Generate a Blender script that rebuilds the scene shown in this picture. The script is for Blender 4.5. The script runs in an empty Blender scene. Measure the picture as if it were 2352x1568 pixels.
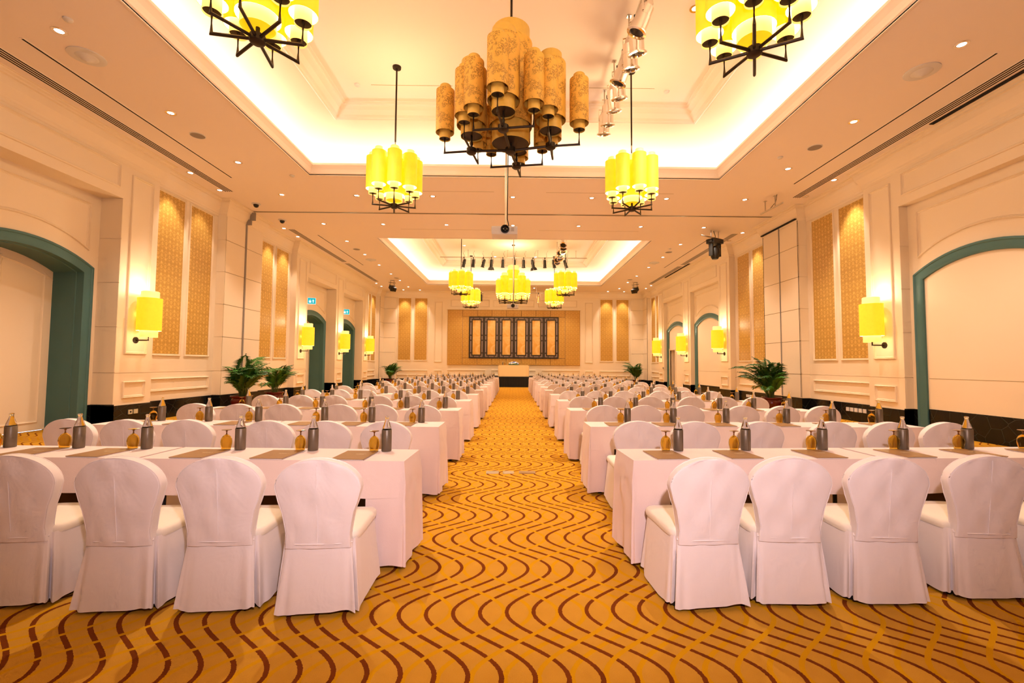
import bpy, math, random
from mathutils import Vector, Matrix
random.seed(7)
SC = bpy.context.scene
COL = SC.collection
PI = math.pi
R_ = math.radians

# ---------------------------------------------------------------- camera
FPX, CXP = 1055.0, 1193.0
_p, _r, _y = R_(2.92), R_(0.36), R_(0.7)
fw = Vector((math.sin(_y) * math.cos(_p), math.cos(_y) * math.cos(_p), math.sin(_p)))
rt = Vector((math.cos(_y), -math.sin(_y), 0))
up = rt.cross(fw)
rt2 = rt * math.cos(_r) + up * math.sin(_r)
up2 = -rt * math.sin(_r) + up * math.cos(_r)
cd = bpy.data.cameras.new('camera')
cd.sensor_width = 36.0
cd.lens = FPX * 36.0 / 2352.0
cd.shift_x = (1176.0 - CXP) / 2352.0
cd.clip_start, cd.clip_end = 0.05, 200
cam = bpy.data.objects.new('camera', cd)
M = Matrix((rt2, up2, -fw)).transposed().to_4x4()
M.translation = Vector((0, 0, 1.43))
cam.matrix_world = M
COL.objects.link(cam)
SC.camera = cam

# ---------------------------------------------------------------- world, exposure, big lights
w = bpy.data.worlds.new('world'); SC.world = w
w.use_nodes = True
w.node_tree.nodes['Background'].inputs[0].default_value = (1.0, 0.8, 0.6, 1)
w.node_tree.nodes['Background'].inputs[1].default_value = 0.0
SC.view_settings.view_transform = 'Standard'
SC.view_settings.look = 'None'
SC.view_settings.exposure = 0.1
SC.view_settings.gamma = 1.0
SC.view_settings.use_curve_mapping = False
try:
    SC.cycles.use_denoising = True
    SC.cycles.denoiser = 'OPENIMAGEDENOISE'
    SC.cycles.max_bounces = 6
    SC.cycles.diffuse_bounces = 3
    SC.cycles.use_adaptive_sampling = True
    SC.cycles.adaptive_threshold = 0.08
    SC.cycles.adaptive_min_samples = 12
    SC.cycles.transmission_bounces = 6
    SC.cycles.transparent_max_bounces = 8
    SC.cycles.caustics_reflective = False
    SC.cycles.caustics_refractive = False
    SC.cycles.sample_clamp_indirect = 6.0
    SC.cycles.blur_glossy = 0.5
except Exception as e:
    print('cycles settings', e)

COVE_C, COVE_P = (1.0, 0.87, 0.78), 8.0        # W per metre of cove strip
SPOT_C, SPOT_P = (1.0, 0.82, 0.66), 320.0
WASH_P = 190.0
FLASH_C, FLASH_P = (1.0, 0.82, 0.90), 430.0
CHAN_C, CHAN_P = (1.0, 0.78, 0.46), 75.0
SCON_P = 18.0

def light(name, kind, loc, power, color, rot=(0, 0, 0), **kw):
    d = bpy.data.lights.new(name, kind)
    d.energy = power; d.color = color
    for k, v in kw.items(): setattr(d, k, v)
    o = bpy.data.objects.new(name, d)
    o.location = loc; o.rotation_euler = rot
    COL.objects.link(o)
    return o

# the photographer's own strobe, held a little above the camera
fl = light('camera_strobe', 'SPOT', (0.25, -0.15, 2.25), FLASH_P, FLASH_C,
           rot=(R_(104), 0, 0), spot_size=R_(136), spot_blend=0.55, shadow_soft_size=0.06)

# room numbers
ZC, ZT = 6.4, 7.6                # soffit, upper coffer ceiling
YP, YE, YN = 14.95, 31.15, -1.25  # partition line, far wall, near wall
COFFERS = [(-5.42, 5.45, 1.5, 11.95), (-5.42, 5.45, 17.95, 28.5)]
for (x0, x1, y0, y1) in COFFERS:
    i = 0.22
    cx, cy = (x0 + x1) / 2, (y0 + y1) / 2
    for nm, lx, ly, sx, sy in (('a', x0 - i, cy, .14, y1 - y0), ('b', x1 + i, cy, .14, y1 - y0),
                               ('c', cx, y0 - i, x1 - x0, .14), ('d', cx, y1 + i, x1 - x0, .14)):
        light('cove_strip_light', 'AREA', (lx, ly, 6.53), COVE_P * max(sx, sy), COVE_C,
              rot=(PI, 0, 0), shape='RECTANGLE', size=sx, size_y=sy)

# ---------------------------------------------------------------- node helper / materials
MATS = {}
class NT:
    def __init__(s, name):
        s.m = bpy.data.materials.new(name); s.m.use_nodes = True
        s.t = s.m.node_tree; s.n = s.t.nodes; s.l = s.t.links
        s.b = s.n['Principled BSDF']; MATS[name] = s.m
    def node(s, typ, **kw):
        n = s.n.new(typ)
        for k, v in kw.items(): setattr(n, k, v)
        return n
    def put(s, sock, v):
        if hasattr(v, 'is_linked') or hasattr(v, 'links'): s.l.new(v, sock)
        else: sock.default_value = v
    def math(s, op, *a, clamp=False):
        n = s.node('ShaderNodeMath', operation=op); n.use_clamp = clamp
        for i, v in enumerate(a): s.put(n.inputs[i], v)
        return n.outputs[0]
    def coord(s, kind='Object'):
        return s.node('ShaderNodeTexCoord').outputs[kind]
    def xyz(s, v):
        n = s.node('ShaderNodeSeparateXYZ'); s.l.new(v, n.inputs[0]); return n.outputs
    def noise(s, vec, scale, detail=2.0, rough=0.5, dist=0.0):
        n = s.node('ShaderNodeTexNoise'); s.l.new(vec, n.inputs['Vector'])
        n.inputs['Scale'].default_value = scale; n.inputs['Detail'].default_value = detail
        n.inputs['Roughness'].default_value = rough; n.inputs['Distortion'].default_value = dist
        return n.outputs['Fac']
    def voro(s, vec, scale, feature='F1'):
        n = s.node('ShaderNodeTexVoronoi', feature=feature); s.l.new(vec, n.inputs['Vector'])
        n.inputs['Scale'].default_value = scale
        return n.outputs['Distance']
    def mix(s, fac, a, b):
        n = s.node('ShaderNodeMix', data_type='RGBA')
        s.put(n.inputs[0], fac); s.put(n.inputs[6], a); s.put(n.inputs[7], b)
        return n.outputs[2]
    def ramp(s, fac, lo, hi):
        n = s.node('ShaderNodeMapRange'); n.interpolation_type = 'SMOOTHSTEP'
        s.put(n.inputs[0], fac); n.inputs[1].default_value = lo; n.inputs[2].default_value = hi
        return n.outputs[0]
    def scale_vec(s, v, sc):
        n = s.node('ShaderNodeMapping'); s.l.new(v, n.inputs[0]); n.inputs['Scale'].default_value = sc
        return n.outputs[0]
    def set(s, **kw):
        for k, v in kw.items(): s.put(s.b.inputs[k], v)
        return s
    def bump(s, h, strength=0.2, dist=0.01):
        n = s.node('ShaderNodeBump'); s.l.new(h, n.inputs['Height'])
        n.inputs['Strength'].default_value = strength; n.inputs['Distance'].default_value = dist
        s.l.new(n.outputs[0], s.b.inputs['Normal']); return s

def C(r, g, b): return (r, g, b, 1.0)
def srgb(r, g, b):
    f = lambda c: (c / 255 / 12.92) if c / 255 <= 0.04045 else ((c / 255 + 0.055) / 1.055) ** 2.4
    return (f(r), f(g), f(b), 1.0)

def plain(name, col, rough=0.6, metal=0.0, var=0.06, nscale=6.0, bump=0.0, bscale=120.0, **kw):
    t = NT(name); co = t.coord()
    if var:
        n = t.noise(co, nscale, 3.0)
        a = tuple(max(0, c * (1 - var)) for c in col[:3]) + (1,)
        b = tuple(min(1, c * (1 + var)) for c in col[:3]) + (1,)
        t.set(**{'Base Color': t.mix(n, a, b)})
    else:
        t.set(**{'Base Color': col})
    t.set(Roughness=rough, Metallic=metal)
    if bump: t.bump(t.noise(co, bscale, 2.0), bump, 0.004)
    for k, v in kw.items(): t.set(**{k.replace('_', ' '): v})
    return t.m

plain('plaster', srgb(244, 224, 196), 0.72, var=0.02, nscale=0.8, bump=0.02, bscale=60)
plain('ceiling_paint', srgb(247, 231, 219), 0.8, var=0.015, nscale=0.5)
plain('cove_paint', srgb(240, 222, 196), 0.8, var=0.01)
plain('groove', srgb(170, 145, 105), 0.8, var=0)
plain('teal', srgb(70, 112, 112), 0.45, var=0.05, nscale=3)
plain('black_metal', C(.012, .011, .010), 0.45, var=0.1)
plain('bronze', C(.035, .022, .012), 0.45, 0.6, var=0.15, nscale=20)
plain('chrome', C(.85, .80, .74), 0.12, 1.0, var=0.0)
plain('steel', C(.55, .50, .44), 0.3, 1.0, var=0.0)
plain('white_plastic', C(.72, .68, .66), 0.35, var=0.02)
plain('grey_grille', C(.30, .25, .22), 0.7, var=0.05, nscale=80)
plain('dark_slot', C(.004, .004, .004), 0.9, var=0)
plain('leg_black', C(.008, .008, .010), 0.4, var=0)
plain('wood_brown', srgb(112, 74, 30), 0.55, var=0.2, nscale=12)
plain('pot_glaze', srgb(92, 20, 10), 0.22, var=0.25, nscale=8)
plain('soil', srgb(50, 34, 20), 0.9, var=0.3, nscale=60)
plain('stem', srgb(86, 100, 34), 0.5, var=0.2)
plain('paper', srgb(246, 236, 230), 0.7, var=0)
plain('print', srgb(206, 186, 150), 0.5, var=0)
plain('lens_glass', C(.01, .01, .014), 0.05, var=0)
plain('switch_plate', srgb(200, 190, 160), 0.4, var=0)
plain('hall_red', srgb(120, 40, 24), 0.5, var=0.4, nscale=7)
plain('stage_black', C(.004, .004, .004), 0.8, var=0)
plain('leaf', srgb(66, 122, 40), 0.42, var=0.35, nscale=5)
plain('leaf_dark', srgb(40, 84, 30), 0.42, var=0.35, nscale=5)
plain('flower_white', srgb(245, 240, 240), 0.6, var=0.03)
plain('flower_blue', srgb(70, 90, 190), 0.6, var=0.1)
plain('alabaster', srgb(228, 184, 80), 0.45, var=0.12, nscale=14)
plain('screen_dark', srgb(58, 46, 34), 0.4, 0.3, var=0.25, nscale=9)
plain('screen_grey', srgb(150, 128, 118), 0.45, 0.1, var=0.06, nscale=6)

def emit(name, col, strength, var=None, nscale=6, sampling='AUTO', base=None):
    t = NT(name); co = t.coord()
    c = col if var is None else t.mix(t.noise(co, nscale, 3.0), col, var)
    t.set(**{'Base Color': base or col, 'Emission Color': c, 'Emission Strength': strength, 'Roughness': 0.6})
    try: t.m.cycles.emission_sampling = sampling
    except Exception: pass
    return t.m
emit('shade_lit', C(1.0, .40, .0), 0.95, C(1.0, .70, .0), 6, sampling='NONE', base=srgb(200, 150, 60))
emit('tube_lit', C(1.0, .55, .08), 0.95, C(1.0, .72, .22), 9, sampling='NONE', base=srgb(230, 200, 130))
emit('sconce_lit', C(1.0, .52, .0), 0.95, C(1.0, .64, .01), 12, sampling='NONE', base=srgb(200, 150, 60))
emit('bulb', C(1.0, .80, .45), 3.5)  # lamplight on the inside of lit shades, put into the liner as emission
emit('lamp_disc', C(1.0, .93, .86), 14.0, sampling='NONE')
emit('door_gap', C(.55, .75, 1.0), 2.2, sampling='NONE')  # glowing strip that stands in for daylight showing under the doors
emit('sign_teal', C(.0, .33, .42), 1.0, sampling='NONE')
emit('sign_white', C(.75, .95, 1.0), .9, sampling='NONE')

# cloth -------------------------------------------------------------
def cloth(name, col, wr=0.30, weave=0.10, sc=4.0, sheen=0.25):
    t = NT(name); co = t.coord()
    t.set(**{'Base Color': col, 'Roughness': 0.75, 'Sheen Weight': sheen, 'Sheen Roughness': 0.5})
    big = t.noise(t.scale_vec(co, (1.0, 1.0, .9)), sc, 3.0, 0.55, 0.6)
    fine = t.noise(co, 240.0, 1.0)
    h = t.math('ADD', t.math('MULTIPLY', big, 1.0), t.math('MULTIPLY', fine, weave * .1))
    t.bump(h, wr, 0.05)
    return t.m
cloth('chair_cloth', srgb(242, 228, 222), 0.16, .3, 5.0)
cloth('seat_cloth', srgb(240, 226, 206), 0.18, .3, 5.0)
cloth('table_cloth', srgb(238, 212, 202), 0.22, .8, 3.0)
cloth('stage_cloth', srgb(244, 214, 160), 0.12, .2, 3.0)

# sleeve -----------------------------------------------------------
t = NT('sleeve'); co = t.coord()
t.set(**{'Base Color': srgb(116, 102, 84), 'Roughness': 0.36, 'Metallic': 0.35}); t.bump(t.noise(co, 900, 2), .25, .001)
# folder
t = NT('folder'); co = t.coord()
t.set(**{'Base Color': t.mix(t.noise(co, 40, 2), srgb(146, 108, 66), srgb(158, 118, 74)), 'Roughness': 0.42})
# clear glass / amber glass
t = NT('bottle_glass'); t.set(**{'Base Color': C(.96, .98, .97), 'Roughness': 0.02, 'Transmission Weight': 1.0, 'IOR': 1.35})
t = NT('amber_glass'); t.set(**{'Base Color': C(1.0, .74, .22), 'Roughness': 0.03, 'Transmission Weight': 1.0, 'IOR': 1.3})
t = NT('amber_foot'); t.set(**{'Base Color': C(.30, .10, .02), 'Roughness': 0.08, 'Transmission Weight': .6, 'IOR': 1.4})

# black marble dado
t = NT('marble_black'); co = t.coord()
v = t.voro(co, 3.2, 'DISTANCE_TO_EDGE')
k = t.math('MULTIPLY', t.ramp(v, .02, .0), t.noise(co, 2.0, 3))
t.set(**{'Base Color': t.mix(k, C(.006, .007, .007), C(.05, .07, .06)), 'Roughness': 0.2, 'Specular IOR Level': .3})

# gold damask (wall panels) -----------------------------------------
def damask(name, light, dark, a=0.30, b=0.36, rough=0.5, horiz='y', thr=0.06):
    t = NT(name); co = t.coord(); X, Y, Z = t.xyz(co)
    u = {'y': Y, 'x': X, 'xy': t.math('ADD', X, Y)}[horiz]
    uu = t.math('MULTIPLY', u, 2 * PI / a); vv = t.math('MULTIPLY', Z, 2 * PI / b)
    s1 = t.math('MULTIPLY', t.math('COSINE', uu), t.math('COSINE', vv))
    s2 = t.math('MULTIPLY', t.math('COSINE', t.math('MULTIPLY', uu, 3.0)), t.math('COSINE', t.math('MULTIPLY', vv, 2.0)))
    s3 = t.math('MULTIPLY', t.math('SINE', t.math('MULTIPLY', uu, 2.0)), t.math('SINE', t.math('MULTIPLY', vv, 3.0)))
    sm = t.math('ADD', t.math('ADD', s1, t.math('MULTIPLY', s2, .6)), t.math('MULTIPLY', s3, .5))
    ab = t.math('ABSOLUTE', sm)
    msk = t.ramp(ab, thr + .22, thr)
    n = t.noise(co, 3.0, 2)
    base = t.mix(n, light, tuple(c * .92 for c in light[:3]) + (1,))
    t.set(**{'Base Color': t.mix(t.math('MULTIPLY', msk, .85), base, dark), 'Roughness': rough})
    t.bump(t.noise(co, 300, 1), .06, .002)
    return t.m
damask('gold_fabric', srgb(196, 150, 66), srgb(228, 184, 98), .26, .30, .45)
damask('gold_fabric_back', srgb(196, 146, 60), srgb(226, 180, 92), .24, .28, .45, 'x')

# shade fabric (unlit chandelier): arabesque ----------------------------
t = NT('shade_fabric'); co = t.coord()
n1 = t.node('ShaderNodeTexNoise'); t.l.new(co, n1.inputs['Vector']); n1.inputs['Scale'].default_value = 9.0
mv = t.node('ShaderNodeVectorMath', operation='ADD')
sc_ = t.node('ShaderNodeVectorMath', operation='SCALE'); t.l.new(n1.outputs['Color'], sc_.inputs[0]); sc_.inputs['Scale'].default_value = .12
t.l.new(co, mv.inputs[0]); t.l.new(sc_.outputs[0], mv.inputs[1])
vd = t.voro(mv.outputs[0], 34.0)
ring = t.math('ABSOLUTE', t.math('SUBTRACT', vd, 0.42))
clump = t.ramp(t.noise(co, 7.0, 1), .44, .54)
msk = t.math('MULTIPLY', t.ramp(ring, .20, .06), clump)
t.set(**{'Base Color': t.mix(msk, srgb(236, 180, 70), srgb(178, 130, 46)), 'Roughness': 0.55})

# painted screen panel
t = NT('screen_gold'); co = t.coord()
n = t.noise(co, 1.6, 5, .6, 1.2)
t.set(**{'Base Color': t.mix(t.ramp(n, .35, .7), srgb(222, 160, 62), srgb(238, 204, 132)), 'Roughness': 0.4})

# carpet --------------------------------------------------------------
t = NT('carpet'); co = t.coord(); X, Y, Z = t.xyz(co)
jit = t.math('MULTIPLY', t.math('SUBTRACT', t.noise(co, 90.0, 1.0), .5), .010)
A, PER, SP = .225, 1.135, .155
ph = t.math('MULTIPLY', t.math('SUBTRACT', Y, 2.74), 2 * PI / PER)
cw = t.math('MULTIPLY', t.math('COSINE', ph), A)
xj = t.math('ADD', X, jit)
def lines(off, sign, half):
    u = t.math('ADD', xj, off)
    u = t.math('ADD' if sign > 0 else 'SUBTRACT', u, cw)
    fr = t.math('FRACT', t.math('DIVIDE', u, SP))
    d = t.math('MULTIPLY', t.math('ABSOLUTE', t.math('SUBTRACT', fr, .5)), SP)
    # slope compensation keeps the band width even
    sl = t.math('MULTIPLY', t.math('SINE', ph), A * 2 * PI / PER)
    wd = t.math('MULTIPLY', t.math('SQRT', t.math('ADD', 1.0, t.math('MULTIPLY', sl, sl))), half)
    return t.math('LESS_THAN', d, wd), u
brown, ub = lines(.27 + SP * 400.5, 1, .0118)
gold, ug = lines(.27 + SP * 400.5, -1, .0125)
par = t.math('LESS_THAN', t.math('MODULO', t.math('FLOOR', t.math('DIVIDE', ug, SP)), 2.0), .5)
goldtop = t.math('MULTIPLY', t.math('MULTIPLY', gold, par), t.math('GREATER_THAN', t.math('ABSOLUTE', t.math('SINE', ph)), .42))
fine = t.noise(co, 260.0, 2.0); mid = t.noise(co, 9.0, 3.0)
nb = t.math('ADD', t.math('MULTIPLY', fine, .6), t.math('MULTIPLY', mid, .4))
base = t.mix(nb, srgb(182, 126, 34), srgb(218, 160, 56))
gcol = t.mix(nb, srgb(190, 130, 0), srgb(222, 162, 4))
bcol = t.mix(nb, srgb(98, 42, 4), srgb(136, 64, 8))
c1 = t.mix(gold, base, gcol); c2 = t.mix(brown, c1, bcol); c3 = t.mix(goldtop, c2, gcol)
t.set(**{'Base Color': c3, 'Roughness': 1.0, 'Specular IOR Level': .1}); t.bump(t.noise(co, 420, 2), .5, .004)

# ---------------------------------------------------------------- mesh builder
class MB:
    def __init__(s): s.v = []; s.f = []
    def add(s, verts, faces):
        o = len(s.v); s.v += [tuple(v) for v in verts]; s.f += [tuple(i + o for i in f) for f in faces]; return s
    def box(s, x0, x1, y0, y1, z0, z1):
        if x0 > x1: x0, x1 = x1, x0
        if y0 > y1: y0, y1 = y1, y0
        if z0 > z1: z0, z1 = z1, z0
        v = [(x0, y0, z0), (x1, y0, z0), (x1, y1, z0), (x0, y1, z0), (x0, y0, z1), (x1, y0, z1), (x1, y1, z1), (x0, y1, z1)]
        return s.add(v, [(0, 3, 2, 1), (4, 5, 6, 7), (0, 1, 5, 4), (1, 2, 6, 5), (2, 3, 7, 6), (3, 0, 4, 7)])
    def rings(s, rings, close=True, cap0=False, cap1=False):
        n = len(rings[0]); o = len(s.v)
        for r in rings: s.v += [tuple(p) for p in r]
        for i in range(len(rings) - 1):
            for j in range(n if close else n - 1):
                k = (j + 1) % n
                s.f.append((o + i * n + j, o + i * n + k, o + (i + 1) * n + k, o + (i + 1) * n + j))
        if cap0: s.f.append(tuple(o + j for j in reversed(range(n))))
        if cap1: s.f.append(tuple(o + (len(rings) - 1) * n + j for j in range(n)))
        return s
    def lathe(s, prof, seg=16, cx=0, cy=0, cz=0, cap0=True, cap1=True):
        rs = [[(cx + r * math.cos(2 * PI * j / seg), cy + r * math.sin(2 * PI * j / seg), cz + z) for j in range(seg)] for r, z in prof]
        return s.rings(rs, True, cap0 and prof[0][0] > 1e-4, cap1 and prof[-1][0] > 1e-4)
    def tube(s, pts, r, seg=8, caps=True):
        pts = [Vector(p) for p in pts]; rs = []
        for i, p in enumerate(pts):
            d0 = (pts[i] - pts[i - 1]).normalized() if i else None
            d1 = (pts[i + 1] - pts[i]).normalized() if i < len(pts) - 1 else None
            d = (d0 or d1) if (d0 is None or d1 is None) else (d0 + d1).normalized()
            k = 1.0
            if d0 is not None and d1 is not None:
                k = 1.0 / max(.5, d.dot(d1))
            a = Vector((0, 0, 1)) if abs(d.z) < .95 else Vector((1, 0, 0))
            e1 = d.cross(a).normalized(); e2 = d.cross(e1).normalized()
            rr = r[i] if isinstance(r, (list, tuple)) else r
            rs.append([p + e1 * (rr * math.cos(2 * PI * j / seg)) + e2 * (rr * k * math.sin(2 * PI * j / seg)) for j in range(seg)])
        return s.rings(rs, True, caps, caps)
    def xform(s, fn, start=0):
        s.v[start:] = [tuple(fn(v)) for v in s.v[start:]]; return s
    def mesh(s, name, mat, smooth=None):
        me = bpy.data.meshes.new(name); me.from_pydata(s.v, [], s.f); me.update()
        me.materials.append(MATS[mat])
        if smooth is not None:
            me.polygons.foreach_set('use_smooth', [True] * len(me.polygons))
            try: me.set_sharp_from_angle(angle=R_(smooth))
            except Exception: pass
        return me

def link(name, me, parent=None, loc=(0, 0, 0), rot=(0, 0, 0)):
    o = bpy.data.objects.new(name, me); COL.objects.link(o)
    o.location = loc; o.rotation_euler = rot
    if parent is not None: o.parent = parent
    return o
def part(name, mb, mat, parent=None, smooth=None, loc=(0, 0, 0), rot=(0, 0, 0)):
    return link(name, mb.mesh(name, mat, smooth), parent, loc, rot)
def tag(o, label, cat, group=None, kind=None):
    o['label'] = label; o['category'] = cat
    if group: o['group'] = group
    if kind: o['kind'] = kind
    return o
def thing(name, label, cat, loc=(0, 0, 0), rz=0, group=None):
    o = bpy.data.objects.new(name, None); COL.objects.link(o); o.empty_display_size = .1
    o.location = loc; o.rotation_euler = (0, 0, rz)
    return tag(o, label, cat, group)
def struct(name, mb, mat, label, cat, smooth=None):
    return tag(part(name, mb, mat, None, smooth), label, cat, None, 'structure')
ORD = ['first', 'second', 'third', 'fourth', 'fifth', 'sixth', 'seventh', 'eighth', 'ninth', 'tenth', 'eleventh', 'twelfth', 'thirteenth']

# polyline offset (inset to the left of travel), used for mouldings
def offset(pts, d, closed):
    n = len(pts); out = []
    for i in range(n):
        a = pts[i - 1] if (closed or i > 0) else None
        b = pts[(i + 1) % n] if (closed or i < n - 1) else None
        p = pts[i]
        def nrm(q0, q1):
            dx, dy = q1[0] - q0[0], q1[1] - q0[1]; L = math.hypot(dx, dy) or 1
            return (-dy / L, dx / L)
        n0 = nrm(a, p) if a else None; n1 = nrm(p, b) if b else None
        if n0 is None: m = n1; k = 1
        elif n1 is None: m = n0; k = 1
        else:
            m = (n0[0] + n1[0], n0[1] + n1[1]); L = math.hypot(*m) or 1; m = (m[0] / L, m[1] / L)
            k = 1 / max(.35, m[0] * n1[0] + m[1] * n1[1])
        out.append((p[0] + m[0] * d * k, p[1] + m[1] * d * k))
    return out
def moulding(mb, pts, prof, W, closed=True):
    """sweep profile [(inset, height)] along polyline pts (u,v), W maps (u,v,n)->xyz"""
    rs = []
    cols = [offset(pts, ins, closed) for ins, h in prof]
    for i in range(len(pts)):
        rs.append([W(cols[j][i][0], cols[j][i][1], prof[j][1]) for j in range(len(prof))])
    if closed: rs.append(rs[0])
    return mb.rings(rs, False)
def rect(u0, u1, v0, v1): return [(u0, v0), (u1, v0), (u1, v1), (u0, v1)]
PROF = [(0, 0), (.004, .034), (.018, .042), (.028, .014), (.046, .022), (.06, .0)]
def arch_pts(uc, hw, spring, rise, n=18, base=0.0, legs=True):
    Rr = (hw * hw + rise * rise) / (2 * rise); zc = spring + rise - Rr; a0 = math.asin(hw / Rr)
    pts = [(uc + Rr * math.sin(a0 * (1 - 2 * i / n)), zc + Rr * math.cos(a0 * (1 - 2 * i / n))) for i in range(n + 1)]
    if legs: pts = [(uc + hw, base)] + pts + [(uc - hw, base)]
    return pts   # from +u leg, over the arch, to -u leg (counter-clockwise)

# ================================================================ SETTING
floor = struct('floor', MB().box(-10.6, 10.6, YN - .2, YE + .2, -.1, 0), 'carpet',
               'golden carpet with wavy brown and yellow lines across the whole hall', 'carpet')

# ---- ceiling
mb = MB()
z0, z1 = ZC, ZC + .05
X0, X1 = COFFERS[0][0], COFFERS[0][1]
mb.box(-9.6, X0, YN - .1, YE + .1, z0, z1); mb.box(X1, 9.6, YN - .1, YE + .1, z0, z1)
mb.box(X0, X1, YN - .1, COFFERS[0][2], z0, z1)
mb.box(X0, X1, COFFERS[0][3], COFFERS[1][2], z0, z1)
mb.box(X0, X1, COFFERS[1][3], YE + .1, z0, z1)
ceiling = struct('ceiling', mb, 'ceiling_paint', 'peach plaster soffit ceiling with two large lit recessed coffers', 'ceiling')
def rect_loft(mb, x0, x1, y0, y1, prof):
    rs = [[(x0 + i, y0 + i, z), (x1 - i, y0 + i, z), (x1 - i, y1 - i, z), (x0 + i, y1 - i, z)] for i, z in prof]
    return mb.rings(rs, True)
for (x0, x1, y0, y1) in COFFERS:
    part('cove_lip', rect_loft(MB(), x0, x1, y0, y1, [(-.06, 6.45), (-.06, 6.395), (-.02, 6.385), (0, 6.385), (0, 6.42), (.03, 6.435), (.04, 6.47), (.07, 6.53), (.12, 6.585), (.15, 6.61), (.15, 6.64), (.13, 6.65), (.13, 6.675), (.10, 6.675), (-.02, 6.60), (-.06, 6.45)]), 'ceiling_paint', ceiling)
    cv = [(-.42, 6.45), (-.42, 6.72)]
    for i in range(1, 9):
        a = i / 8 * PI / 2
        cv.append((-.42 + 1.50 * (1 - math.cos(a)) , 6.72 + .66 * math.sin(a)))
    part('cove_vault', rect_loft(MB(), x0, x1, y0, y1, cv), 'cove_paint', ceiling, 40)
    part('crown_moulding', rect_loft(MB(), x0, x1, y0, y1, [(1.04, 7.40), (1.04, 7.34), (1.08, 7.32), (1.11, 7.34), (1.11, 7.37), (1.17, 7.40), (1.25, 7.48), (1.33, 7.52), (1.36, 7.54), (1.36, 7.57), (1.42, 7.58), (1.42, 7.62)]), 'ceiling_paint', ceiling)
    part('upper_ceiling', MB().box(x0 + 1.3, x1 - 1.3, y0 + 1.3, y1 - 1.3, ZT, ZT + .04), 'ceiling_paint', ceiling)
    mb = MB()     # hairline access-panel joints in the upper ceiling
    mb.box(-3.2, -1.4, y1 - 2.05, y1 - 2.035, ZT - .002, ZT); mb.box(1.2, 3.1, y1 - 2.05, y1 - 2.035, ZT - .002, ZT)
    part('access_joint', mb, 'groove', ceiling)
# outer lids so that nothing leaks
for nm, xa, xb, za in (('roof_slab', -9.9, 9.9, 7.75),):
    part(nm, MB().box(xa, xb, YN - .3, YE + .3, za, za + .1), 'ceiling_paint', ceiling)
mb = MB()
for yy in (13.0, 16.75):
    for a, b in ((-4.2, -.6), (.9, 4.6)):
        mb.box(a, b, yy, yy + .014, ZC - .002, ZC)
part('access_joint', mb, 'groove', ceiling)
trk = MB().box(-8.8, 8.8, YP - .045, YP - .02, ZC - .012, ZC).box(-8.8, 8.8, YP + .02, YP + .045, ZC - .012, ZC)
part('partition_track', trk, 'steel', ceiling)
part('track_slot', MB().box(-8.8, 8.8, YP - .02, YP + .02, ZC - .006, ZC), 'dark_slot', ceiling)

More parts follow.
